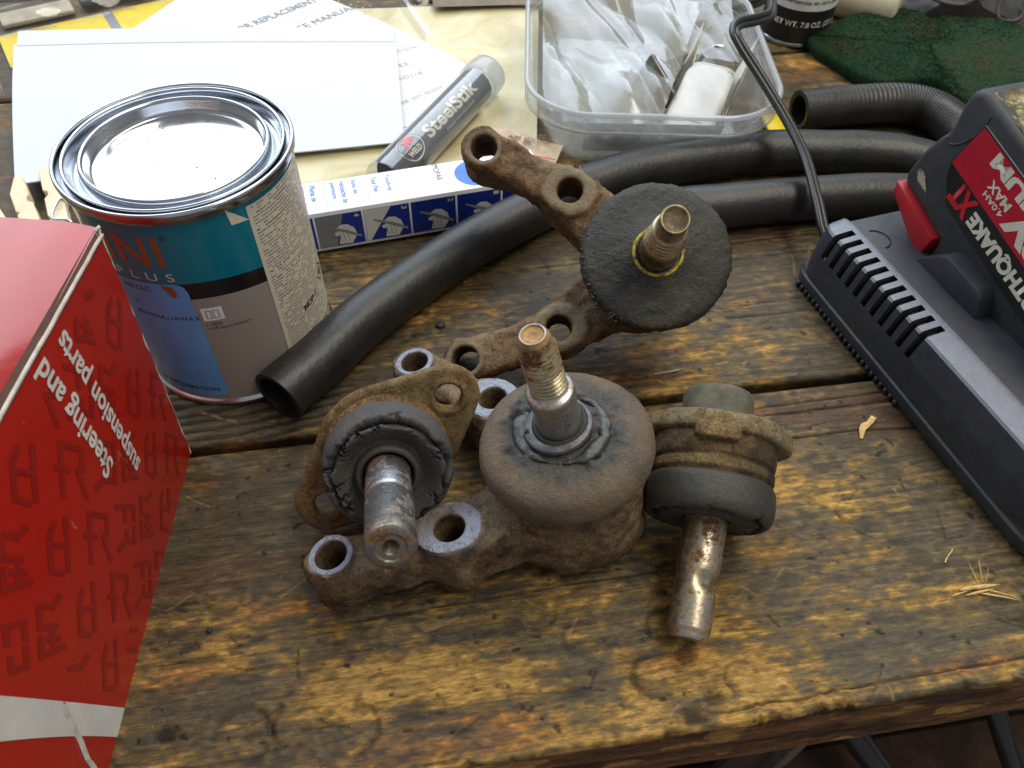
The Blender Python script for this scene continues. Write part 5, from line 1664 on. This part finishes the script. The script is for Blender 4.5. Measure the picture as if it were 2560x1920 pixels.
# picture panels on the front face
hand = np.array([(-.55, -1.0), (.35, -1.05), (.75, -.3), (.6, .35), (.2, .75), (-.25, .8), (-.6, .5), (-.35, .25), (-.75, .1), (-.7, -.15), (-.4, -.2)])
for k, num in ((0, '5'), (1, '4'), (2, '3'), (3, '2'), (4, '1'), (5, '')):
    x0 = -1.05 + k * 3.05 + .1; x1 = x0 + 2.92
    x0 = max(x0, .08); x1 = min(x1, PL - .08)
    pan = mk('picture_panel', (np.array([(x0, -.012, .22), (x1, -.012, .22), (x1, -.012, PH - .3), (x0, -.012, PH - .3)]), [[0, 1, 2, 3]]), M['box_blue'], pbx, False)
    if k == 0 or not num: continue
    cx = (x0 + x1) / 2
    if k in (1, 2):
        V = np.array([(x0 + .02, -.020, .24), (x0 + (1.1 if k == 1 else .25), -.020, .24), (x0 + 1.75, -.020, PH - .32), (x0 + .02, -.020, PH - .32)])
        mk('print_area', (V, [[0, 1, 2, 3]]), M['box_grey'] if k == 1 else M['hand_print'], pan, False)
    hv = hand * np.array([.95, .85]) + np.array([cx + .30, 1.20])
    mk('drawn_hand', (np.stack([hv[:, 0], np.full(len(hv), -.028), hv[:, 1]], -1), [list(range(len(hv)))]), M['hand_print'], pan, False)
    pen = np.array([(-1.05, .62), (-.98, .72), (.2, .25), (1.2, -.35), (1.15, -.52), (.1, .02)]) + np.array([cx + .1, 1.20])
    mk('drawn_pen', (np.stack([pen[:, 0], np.full(len(pen), -.034), pen[:, 1]], -1), [list(range(len(pen)))[::-1]]), M['ink_grey'], pan, False)
    for q in range(3):
        ln = np.array([(-.45 + .25 * q, -.1), (-.41 + .25 * q, -.1), (-.30 + .25 * q, -.75), (-.34 + .25 * q, -.75)]) + np.array([cx + .3, 1.25])
        mk('drawn_line', (np.stack([ln[:, 0], np.full(4, -.036), ln[:, 1]], -1), [[0, 3, 2, 1]]), M['ink_grey'], pan, False)
    V, F = fit2d(num, .26, .01, 1.0, .36)
    # the number stands on its side
    P = np.stack([x1 - .50 + V[:, 1], np.full(len(V), -.03), PH - .42 - V[:, 0]], -1)
    mk('lettering', (P, F), M['hand_print'], pan)

# ================================================================== putty tube
p_lo = np.array([-9.0, 44.3, 1.8]); p_hi = np.array([-2.5, 58.8, 1.95])
ax = p_hi - p_lo; TL = np.linalg.norm(ax); ax /= TL
up_ = np.array([0, 0, 1.0]); up_ -= ax * (ax @ up_); up_ /= np.linalg.norm(up_)
sd = np.cross(ax, up_)        # right of the axis seen from above
Rt = np.stack([sd, -up_ if np.linalg.det(np.stack([sd, -up_, ax], 1)) > 0 else up_, ax], 1)
pt = empty('putty_tube', tuple(p_lo), Rt)
tag(pt, 'clear plastic putty tube with grey label leaning behind the slim white box', 'tube')
TR = 1.5
mk('wall', lathe([(TR, 0), (TR, TL - 1.6), (TR - .05, TL - 1.6), (TR - .05, 0)], 48), M['tube_clear'], pt, angle=40)
mk('cap', lathe(smooth_prof([(TR + .02, TL - 2.2), (TR + .12, TL - 2.1), (TR + .12, TL - .25), (TR - .1, TL), (.9, TL + .02), (.8, TL - .2), (.001, TL - .2)], 1), 48), M['cap_clear'], pt)
mk('putty_stick', lathe([(.001, 1), (1.25, 1), (1.3, 1.2), (1.3, TL - 3), (1.2, TL - 2.9), (.001, TL - 2.9)], 36), plain('dark grey putty', (.06, .06, .065), .6), pt, angle=40)
# which local angle faces up
upl = Rt.T @ up_; rgl = Rt.T @ sd
TH0 = math.atan2(upl[1], upl[0])
sgn = 1 if math.cos(TH0 + math.pi / 2) * rgl[0] + math.sin(TH0 + math.pi / 2) * rgl[1] > 0 else -1
def tube_pt(side_cm, l, r):
    """side_cm: distance round the tube from its top line toward the right"""
    a = TH0 + sgn * np.asarray(side_cm) / r
    return np.stack([r * np.cos(a), r * np.sin(a), np.asarray(l) + 0 * a], -1)
def tube_patch(s0, s1, l0, l1, r, n=24, m_=12):
    S_, L_ = np.meshgrid(np.linspace(s0, s1, n), np.linspace(l0, l1, m_), indexing='ij')
    F = grid_faces(n, m_)
    return tube_pt(S_, L_, r).reshape(-1, 3), F
lbl = mk('label', tube_patch(-1.05, 2.9, 3.0, TL - 2.3, TR - .07), plain('mid grey label', (.105, .108, .115), .35, 0, .08, coat=.5), pt)
mk('label_end', tube_patch(-1.05, 2.9, .2, 3.0, TR - .07), plain('black label end', (.018, .018, .02), .3, coat=.5), pt)
def tube_txt(s, l0, s_base, width, height, mat, par, bold=0.0, r=TR - .055):
    """reads along the axis toward the cap; letter tops to the left"""
    V, F = cut_long(fit2d(s, width, bold, 1.0, height), .2)
    mk('lettering', (tube_pt(s_base - V[:, 1], l0 + V[:, 0], r), F), mat, par)
tube_txt('SteelStik', 4.6, 1.25, 7.4, 1.05, M['letter_cream'], lbl, .03)
tube_txt('steel reinforced', 6.6, 1.75, 4.2, .26, M['ink_pale'], lbl)
tube_txt('reinforced epoxy putty', 3.6, -1.35, 8.0, .32, M['ink'], pt, .01)
def oval(cs, cl, rs, rl, r, n=40):
    a = np.linspace(0, 2 * math.pi, n)[:-1]
    return tube_pt(cs + rs * np.cos(a), cl + rl * np.sin(a), r), [list(range(n - 1))]
logo = mk('round_logo', oval(.65, 2.7, 1.15, 1.35, TR - .05), M['label_black'], pt)
mk('logo_rim', oval(.65, 2.7, 1.02, 1.2, TR - .042), M['letter_cream'], logo)
mk('logo_field', oval(.65, 2.7, .95, 1.12, TR - .036), M['label_black'], logo)
tube_txt('JB', 2.25, .62, 1.35, .75, M['letter_red'], logo, .06, TR - .026)
tube_txt('WELD', 1.95, 1.25, 1.5, .42, M['letter_cream'], logo, .03, TR - .026)

# ================================================================== clear tub and what is in it
TX0, TX1, TY0, TY1 = .4, 18.8, 48.0, 69.0
tub = empty('plastic_tub', ((TX0 + TX1) / 2, (TY0 + TY1) / 2, .05))
tag(tub, 'clear plastic tub with rounded rim holding bags and bits, top middle', 'tub')
tc = np.array([(TX0 + TX1) / 2, (TY0 + TY1) / 2])
def rr_loop(hx, hy, r, n=14):
    P = []
    for sx, sy, a in ((1, 1, 0), (-1, 1, 90), (-1, -1, 180), (1, -1, 270)):
        for k in range(n):
            t = math.radians(a + 90 * (k + .5) / n)
            P.append((sx * (hx - r) + r * math.cos(t), sy * (hy - r) + r * math.sin(t)))
    return np.array(P)
hx, hy = (TX1 - TX0) / 2, (TY1 - TY0) / 2
tub_prof = [(-2.5, 0), (-2.0, .05), (-1.75, .35), (-.75, 3.3), (-.62, 3.5), (-.14, 3.6), (-.10, 4.55), (0, 4.9), (-.18, 5.05), (-.42, 4.95), (-.62, 4.4), (-.76, 3.7), (-.88, 3.3), (-1.85, .45), (-2.1, .2), (-2.6, .14)]
tub_prof = smooth_prof(tub_prof, 1)
loops = []
for off, z in tub_prof:
    L_ = rr_loop(hx + off, hy + off, 4.6 + off * .6)
    # long sides bow outward a little
    bow = 1 + .0 * L_[:, 0]
    L_ = L_ * np.stack([bow, 1 + .035 * (1 - (L_[:, 0] / hx) ** 2)], -1)
    loops.append(np.concatenate([L_, np.full((len(L_), 1), z)], 1))
V = np.array(loops); n_, m_ = V.shape[:2]
Ft = grid_faces(n_, m_, True).tolist()
Ft.append(list(range(m_))[::-1]); Ft.append(list(range((n_ - 1) * m_, n_ * m_)))
mk('body', (V.reshape(-1, 3), Ft), M['clear'], tub, angle=60)
bead = rr_loop(hx - .12, hy - .12, 4.5) ; bead = bead * np.stack([np.ones(len(bead)), 1 + .035 * (1 - (bead[:, 0] / hx) ** 2)], -1)
bead = np.concatenate([bead, np.full((len(bead), 1), 4.98)], 1)
bead = np.vstack([bead, bead[:1]])
mk('rim_bead', tube(bead, .20, 10, False), clear_material('cloudy rim plastic', (.85, .87, .88), .42, .10, (.70, .73, .77), 1.0), tub)
bead2 = bead * np.array([1.0, 1.0, 1.0]); bead2[:, 2] = 3.6
mk('rim_bead', tube(bead2, .10, 8, False), clear_material('grubby rim step', (.80, .80, .78), .40, .15, (.55, .54, .50), .8), tub)
# crumpled bag
def bag_material():
    t = NT('crumpled clear bag')
    v = t.co()
    nm = t.bump(t.noise(v, 1.2, 4, .6, .6), .35, .10)
    df = t.N('BsdfDiffuse', {0: (.46, .45, .37)}).outputs[0]
    tl = t.N('BsdfTranslucent', {0: (.60, .60, .52)}).outputs[0]
    tr = t.N('BsdfTransparent', {0: (.85, .86, .82)}).outputs[0]
    gl = t.N('BsdfGlossy', {0: (.85, .90, 1), 'Roughness': .16, 'Normal': nm}).outputs[0]
    a = t.N('MixShader', {0: .40, 1: df, 2: tl}).outputs[0]
    b = t.N('MixShader', {0: .58, 1: a, 2: tr}).outputs[0]
    fc = t.N('LayerWeight', {0: .5, 'Normal': nm}).outputs['Facing']
    c = t.N('MixShader', {0: t.math('ADD', .05, t.math('MULTIPLY', t.math('POWER', fc, 2.5), .55)), 1: b, 2: gl}).outputs[0]
    t.t.links.new(c, t.out.inputs[0])
    return t.m
bag_m = bag_material()
def crumple(poly, z, amp, sc, seed, n=90, tilt=(0, 0)):
    a, b, c, d = (np.array(p, float) for p in poly)
    s, t = np.meshgrid(np.linspace(0, 1, n), np.linspace(0, 1, n), indexing='ij')
    P2 = ((1 - s) * (1 - t))[..., None] * a + (s * (1 - t))[..., None] * b + (s * t)[..., None] * c + ((1 - s) * t)[..., None] * d
    P = np.concatenate([P2, np.full(s.shape + (1,), seed)], -1)
    ang = .6 * fbm(P, .1, 2)
    Q = np.stack([P[..., 0] * .9 + P[..., 1] * .35, P[..., 1] * .35 - P[..., 0] * .2, P[..., 2]], -1)
    r1 = np.abs(fbm(Q, sc, 3)) * 2; r2 = np.abs(fbm(Q * np.array([1.0, .6, 1]), sc * 2.2, 2, 4.0)) * 2
    Z = z + tilt[0] * (s - .5) + tilt[1] * (t - .5) + amp * (r1 - .35) + amp * .36 * (r2 - .3)
    return np.concatenate([P2, Z[..., None]], -1)
P = crumple([(1.7, 51.0), (9.8, 49.4), (14.6, 64), (1.7, 67)], 5.2, 2.8, .17, 3.0, 130, (-1.2, 2.6))
o = mk('plastic_bag', (P.reshape(-1, 3) - np.array([6, 57, 4]), grid_faces(130, 130)), bag_m, None)
o.location = Vector((6, 57, 4)) * U
tag(o, 'crumpled translucent plastic bag filling the left of the clear tub', 'plastic bag')
P = crumple([(3.2, 51.8), (9.5, 51.3), (10, 64), (3.2, 64)], 2.4, 1.0, .3, 8.0, 60)
o = mk('plastic_bag', (P.reshape(-1, 3) - np.array([6, 57, 2]), grid_faces(60, 60)), bag_m, None)
o.location = Vector((6, 57, 2)) * U
tag(o, 'second clear bag below the crumpled one, seen through the tub wall', 'plastic bag')
# white squeeze tube with crimped cream end
wt = empty('white_tube', (12.4, 51.4, 1.5), R=rotz(rad(66)) @ roty(rad(-17)))
tag(wt, 'white plastic squeeze tube with small grey print inside the tub', 'squeeze tube')
outl = rrect(-.9, 6.6, -1.9, 1.9, 1.3, 6)
V, F = prism(outl, -.8, .8, .5, 3)
mk('body', (V, F), M['white_plastic'], wt)
V, F = prism(rrect(5.2, 6.9, -1.95, 1.95, 1.1, 6), -.55, .55, .3, 2)
mk('crimp', (V, F), plain('off white plastic', (.62, .58, .46), .45), wt)
mk('print_line', bbox(.6, .72, -.9, .2, .80, .812), M['ink_grey'], wt, False)
# folded white paper leaning against the front wall inside
P = crumple([(4.8, 49.45), (14.6, 49.55), (14.6, 50.7), (4.8, 50.6)], 2.0, .12, .4, 1.0, 30, (0, -3.0))
o = mk('folded_leaflet', (P.reshape(-1, 3) - np.array([10, 50, 1]), grid_faces(30, 30)), M['paper'], None)
o.location = Vector((10, 50, 1)) * U
tag(o, 'white printed leaflet inside the tub, seen through its front wall', 'leaflet')
def leaf_y(z): return -.5 + (2.5 - z) / 3.0 * 1.05 - .10
A = np.linspace(0, 6.28, 30)[:-1]
zz = 1.0 + .85 * np.sin(A)
mk('print_mark', (np.stack([-3.0 + 1.9 * np.cos(A), leaf_y(zz), zz], -1), [list(range(29))]), plain('grey blue print', (.26, .28, .33), .6), o, False)
for k in range(6):
    z_ = .4 + k * .32
    V = np.array([(1.2, leaf_y(z_), z_), (3.6, leaf_y(z_), z_), (3.6, leaf_y(z_ + .1), z_ + .1), (1.2, leaf_y(z_ + .1), z_ + .1)])
    mk('print_line', (V, [[0, 1, 2, 3]]), M['ink_pale'], o, False)
# metal bits: a socket ring and a clip
mr = empty('steel_ring', (16.0, 60.2, 1.9), R=rotx(rad(60)))
tag(mr, 'shiny steel ring lying in the tub beside the white squeeze tube', 'ring')
A = np.linspace(0, 2 * math.pi, 41)
mk('band', tube(np.stack([1.7 * np.cos(A), 1.7 * np.sin(A), 0 * A], -1), .22, 10, False), M['tin'], mr)
mk('clasp', bbox(-.5, .5, 1.55, 1.9, -.25, .25, .1), M['tin'], mr)
mp = empty('metal_clip', (12.2, 57.6, 2.2), R=rotz(.6) @ rotx(.5))
tag(mp, 'grey sheet metal clip in the tub between bag and steel ring', 'clip')
mk('plate', bbox(-2.6, 2.6, -1.8, 1.8, 0, .4, .12), M['metal_dark'], mp)
mk('bent_end', bbox(-2.6, -2.2, -1.8, 1.8, .3, 2.2, .12), M['metal_dark'], mp)
P = crumple([(11.5, 61), (17.4, 59), (17.4, 67), (12, 67.5)], 4.4, .7, .3, 21.0, 50, (0, 2.0))
o = mk('plastic_bag', (P.reshape(-1, 3) - np.array([14, 63, 4]), grid_faces(50, 50)), bag_m, None)
o.location = Vector((14, 63, 4)) * U
tag(o, 'smooth clear bag at the back of the tub under the cord', 'plastic bag')
gb = mk('green_cap', prism(rrect(-1.3, 1.3, -.9, .9, .4, 4), 0, .8, .15, 2), M['green_bit'], None)
gb.location = Vector((16.0, 67.3, 4.4)) * U
gb.rotation_euler = (.4, 0, .4)
tag(gb, 'small bright green plastic cap at the top edge in the tub', 'cap')
# yellow bit right of the tub
yb = empty('yellow_card', (19.7, 53.2, .1), rz=.2)
tag(yb, 'bright yellow card scrap between the tub and the ribbed hose', 'card')
mk('card', prism([(-.3, -.6), (2.2, .6), (2.0, 3.2), (.1, 3.0)], 0, .4, .05, 1), M['card_yellow'], yb)
mk('fold', bbox(.2, 1.9, 2.9, 3.2, .3, .8, .05), M['card_yellow'], yb)

# ================================================================== spray can at the top edge
sc_ = empty('spray_can', (24.9, 70.9, 0))
tag(sc_, 'black and white labelled metal can standing behind the tub, top edge', 'spray can')
SR = 3.05
mk('base_rim', lathe([(SR - .3, 0), (SR - .05, 0), (SR + .03, .12), (SR + .02, .4), (SR - .1, .5)], 64), M['tin'], sc_)
mk('lower_wrap', lathe([(SR - .02, .45), (SR - .02, 3.3)], 64), M['label_black'], sc_)
mk('label_wrap', lathe([(SR - .02, 3.3), (SR - .02, 14), (SR - .8, 15.0), (.001, 15.2)], 64), plain('white can label', (.66, .66, .62), .4), sc_)
def can2_txt(s, a0, z, w, h, mat, bold=0.0):
    V, F = cut_long(fit2d(s, w, bold, 1.0, h), .4)
    a = np.radians(a0) + V[:, 0] / SR
    mk('lettering', (np.stack([SR * np.cos(a), SR * np.sin(a), z + V[:, 1]], -1), F), mat, sc_)
can2_txt('NET WT. 7.8 OZ. (221 g)', -150, 1.75, 6.6, .62, M['letter_cream'], .02)
for k, s in enumerate(('o advertencias en otro panel', 'LEA EL PARA PREVENIR', 'Y EL CONTENIDO', 'EXTREMADAMENTE', 'INFLAMABLE')):
    can2_txt(s, -150, 3.75 + k * .75, 6.2, .45, M['ink'], .015)

# ================================================================== green scouring pad
pad_o = [(25.3, 67.9), (27.2, 69.8), (29.5, 71.2), (31.6, 72.3), (34.0, 73.0), (36.0, 72.8), (37.5, 71.4), (39.2, 71.7), (40.9, 71.4), (43.3, 71.7), (45.5, 70.1), (50, 68), (49, 60), (42.5, 57.6), (36.9, 57.9), (35.6, 59.0), (34.7, 61.2), (32.4, 61.2), (29.9, 60.8), (27.9, 62.4), (26.8, 64.5), (25.6, 66.2)]
pc_ = np.array(pad_o).mean(0)
pd_ = empty('scouring_pad', (pc_[0], pc_[1], 0))
tag(pd_, 'ragged dark green scouring pad behind the ribbed hose, top right', 'scouring pad')
def pad_material():
    t = NT('green abrasive fibre')
    v = t.co()
    n = t.noise(v, .35, 5, .6)
    c = t.ramp(n, [(.35, (.014, .044, .022)), (.52, (.026, .062, .030)), (.66, (.046, .056, .026))])
    c = t.mix(1.0, c, t.ramp(t.noise(v, 7, 5, .75), [(.3, .4), (.7, 1.7)]), 'MULTIPLY')
    nm = t.bump(t.noise(v, 6, 6, .8), 1.0, .3)
    return t.pr(c, .95, 0, nm, spec=.1)
pm = pad_material()
po = spline(pad_o + [pad_o[0]], 8)[:, :2] - pc_
po = po * (1 + .03 * fbm(np.concatenate([po, po[:, :1] * 0], 1), 1.0, 3))[:, None]
rings_ = []
for k, (sc2, z_) in enumerate([(.985, .05), (1.0, .35), (1.0, .75), (.985, 1.0), (.93, 1.12), (.75, 1.18), (.5, 1.2), (.25, 1.2), (.02, 1.2)]):
    R_ = np.concatenate([po * sc2, np.full((len(po), 1), z_)], 1)
    R_[:, 2] += .22 * fbm(R_, .5, 3) + (.45 * np.clip((R_[:, 1] + 2) / 8, 0, 1))
    rings_.append(R_)
V = np.array(rings_)
mk('pad_body', (V.reshape(-1, 3), grid_faces(V.shape[0], V.shape[1], True)), pm, pd_)
fb, ff = [], []
for k in range(9000):
    i = RNG.integers(0, len(po)); q = math.sqrt(RNG.uniform(0.0, 1)) if k % 3 else RNG.uniform(.96, 1.01)
    b = np.array([po[i, 0] * q, po[i, 1] * q, (1.2 if q < .95 else RNG.uniform(.2, 1.1)) + .45 * np.clip((po[i, 1] * q + 2) / 8, 0, 1)])
    d = RNG.normal(0, 1, 3); d[2] = abs(d[2]) * .5
    d *= RNG.uniform(.2, .5) / np.linalg.norm(d)
    s2 = np.cross(d, RNG.normal(0, 1, 3)); s2 *= .03 / (np.linalg.norm(s2) + 1e-6)
    j = len(fb)
    fb += [b - s2, b + s2, b + d]
    ff.append([j, j + 1, j + 2])
mk('fibres', (np.array(fb), ff), pm, pd_, False)['kind'] = 'stuff'

# ================================================================== things at the top right edge
P = crumple([(34.5, 73.5), (47, 72.5), (48, 86), (34, 86)], 3.0, 2.6, .22, 31.0, 70, (0, 3.5))
o = mk('black_pouch', (P.reshape(-1, 3) - np.array([41, 79, 0]), grid_faces(70, 70)), plain('black cloth', (.022, .021, .020), .8, 0, .3, .5, .6, 12), None)
o.location = Vector((41, 79, 0)) * U
tag(o, 'crumpled black cloth pouch behind the green pad, top right', 'pouch')
mk('strap', tube(spline([(-6, -4.6, 3.6), (-3, -5.6, 2.2), (0, -5.8, 2.0), (3, -5.0, 3.5), (4, -4.0, 5)], 8), .18, 8), plain('grey piping', (.07, .065, .055), .7), o)
st_ = mk('strap_loop', tube(spline([(4.2, -4.6, 4.5), (3.0, -5.6, 2.0), (3.2, -6.6, 1.0), (5.2, -6.2, 1.2), (5.0, -4.6, 4.5)], 8), .14, 8), plain('grey cord', (.07, .065, .055), .7), o)
cb = empty('cream_bottle', (29.4, 75.6, 1.9), R=rotz(rad(150)) @ roty(rad(90)))
tag(cb, 'cream plastic bottle lying on its side behind the green pad', 'bottle')
mk('body', lathe(smooth_prof([(.001, -6), (1.9, -6), (2.1, -5.6), (2.1, 1), (1.7, 1.8), (.9, 2.2), (.9, 2.8)], 1), 40), M['cream_plastic'], cb)
mk('cap', lathe([(1.1, 2.3), (1.1, 3.6), (1.0, 3.7), (.001, 3.7)], 32), M['white_plastic'], cb, angle=40)
wp = mk('folded_paper', prism([(30.6 - 32.4, -1.6), (1.4, -1.9), (.2, 3.6)], 0, .25, .05, 1), M['paper'], None)
wp.location = Vector((32.3, 74.2, .6)) * U
wp.rotation_euler = (rad(25), 0, .1)
tag(wp, 'triangular fold of white paper above the green pad', 'paper')
td = empty('tape_roll', (51.0, 73.0, 0))
tag(td, 'cream roll standing at the right edge of the photo, top corner', 'tape roll')
mk('roll', lathe(smooth_prof([(1.9, 0), (3.2, 0), (3.35, .15), (3.35, 6), (3.2, 6.15), (1.9, 6.15), (1.9, 0)], 1), 64), plain('cream paper roll', (.52, .46, .30), .7), td)
mk('core', lathe([(1.88, 6.0), (1.7, 6.05), (1.7, .1), (1.88, .1)], 48), M['wood_peg'], td)

# ================================================================== loose bits on the bench
def bit(name, loc, poly, th, mat, label, cat, group=None, rot=(0, 0, 0)):
    V, F = prism(poly, 0, th, th * .2, 1)
    V = V + .15 * th * fbm(V, 4, 2)[:, None]
    o = mk(name, (V, F), mat, None)
    o.location = Vector(loc) * U
    o.rotation_euler = rot
    tag(o, label, cat, group)
    return o
bit('wood_chip', (19.2, 25.7, .04), [(-.15, -.9), (.02, -.85), (.15, -.25), (.55, .35), (.75, .75), (.45, .85), (.2, .35), (-.12, .1), (-.2, -.3)], .10, M['chip'], 'pale wood chip on the bench left of the charger', 'wood chip', None, (.05, 0, -.25))
bit('rubber_crumb', (-4.4, 32.5, .03), [(-.32, -.12), (.05, -.25), (.32, 0), (.2, .25), (-.2, .22)], .22, M['crumb'], 'largest black crumb on the bench, between the long hose and the propped ball joint', 'crumb', 'black crumbs')
bit('rubber_crumb', (-9.4, 16.8, .03), [(-.15, -.1), (.12, -.15), (.18, .1), (-.1, .14)], .16, M['crumb'], 'black crumb just left of the nearest bright ringed hole', 'crumb', 'black crumbs')
bit('rubber_crumb', (-13.2, 13.4, .03), [(-.12, -.1), (.12, -.1), (.14, .1), (-.1, .12)], .14, M['crumb'], 'black crumb on bare wood near the red carton', 'crumb', 'black crumbs')
bit('wood_chip', (9.0, 29.2, .05), [(-.9, -.1), (.6, .06), (.9, .2), (.55, .22), (-.85, .06)], .07, plain('grey green sliver', (.22, .22, .15), .7), 'grey sliver on the bench behind the sideways ball joint', 'sliver', None, (0, 0, .15))
spl = empty('wood_splinters', (22.0, 16.2, .05))
tag(spl, 'frayed yellow splinters standing up from the bench at right', 'splinters')
for k, (x, y, L, a, el, w) in enumerate([(-.8, 0, 1.4, .2, .05, .22), (-.3, .1, 1.5, .15, .04, .25), (.35, .25, 1.2, 1.7, .6, .07), (.2, .1, 1.3, 2.0, .5, .06), (.4, .1, 1.6, -.35, .12, .07), (-.6, -.25, 1.5, .25, .03, .14), (-1.3, -.3, .9, .3, .05, .08), (.5, .3, .9, 1.45, .8, .05), (.0, -.1, 1.9, -.2, .06, .10)]):
    d = np.array([math.cos(a) * math.cos(el), math.sin(a) * math.cos(el), math.sin(el)])
    P = np.array([x, y, .02]) + np.linspace(0, 1, 5)[:, None] * L * d + np.array([0, 0, .03]) * np.sin(np.linspace(0, 3.1, 5))[:, None]
    mk('splinter', tube(P, np.array([.4, 1, .9, .6, .15]) * w * .5, 6), M['chip'], spl)
o = mk('fibre', tube(spline([(-.5, 0, .02), (-.2, .03, .06), (.3, -.02, .05), (.5, .01, .02)], 5), np.linspace(.05, .02, 16), 5), M['chip'], None)
o.location = Vector((21.3, 18.0, .04)) * U; o.rotation_euler = (0, 0, .9)
tag(o, 'pale straw-like sliver above the frayed splinters', 'sliver')
g = []
for k in range(2600):
    x = RNG.uniform(-17, 28); y = RNG.uniform(8.5, 34)
    if k % 3 == 0: x, y = RNG.normal(3, 6), RNG.normal(18, 3.0)
    bx, by = to_bench(x, y)
    if not (8.6 < by < 25.0 or 26.0 < by < 40): continue
    r = RNG.uniform(.010, .032)
    V = np.array([(-r, -r * .6, 0), (r, -r * .5, 0), (0, r, 0), (0, 0, r * 1.2)])
    a = RNG.uniform(0, 6.28); V = V @ rotz(a).T
    g.append((V + np.array([x, y, .025]), [[0, 1, 3], [1, 2, 3], [2, 0, 3]]))
o = mk('sawdust', join(*g), plain('sparkling grit', (.50, .44, .32), .5, 0, .4, 5), None, False)
tag(o, 'fine pale grit scattered over the bench planks', 'grit', kind='stuff')
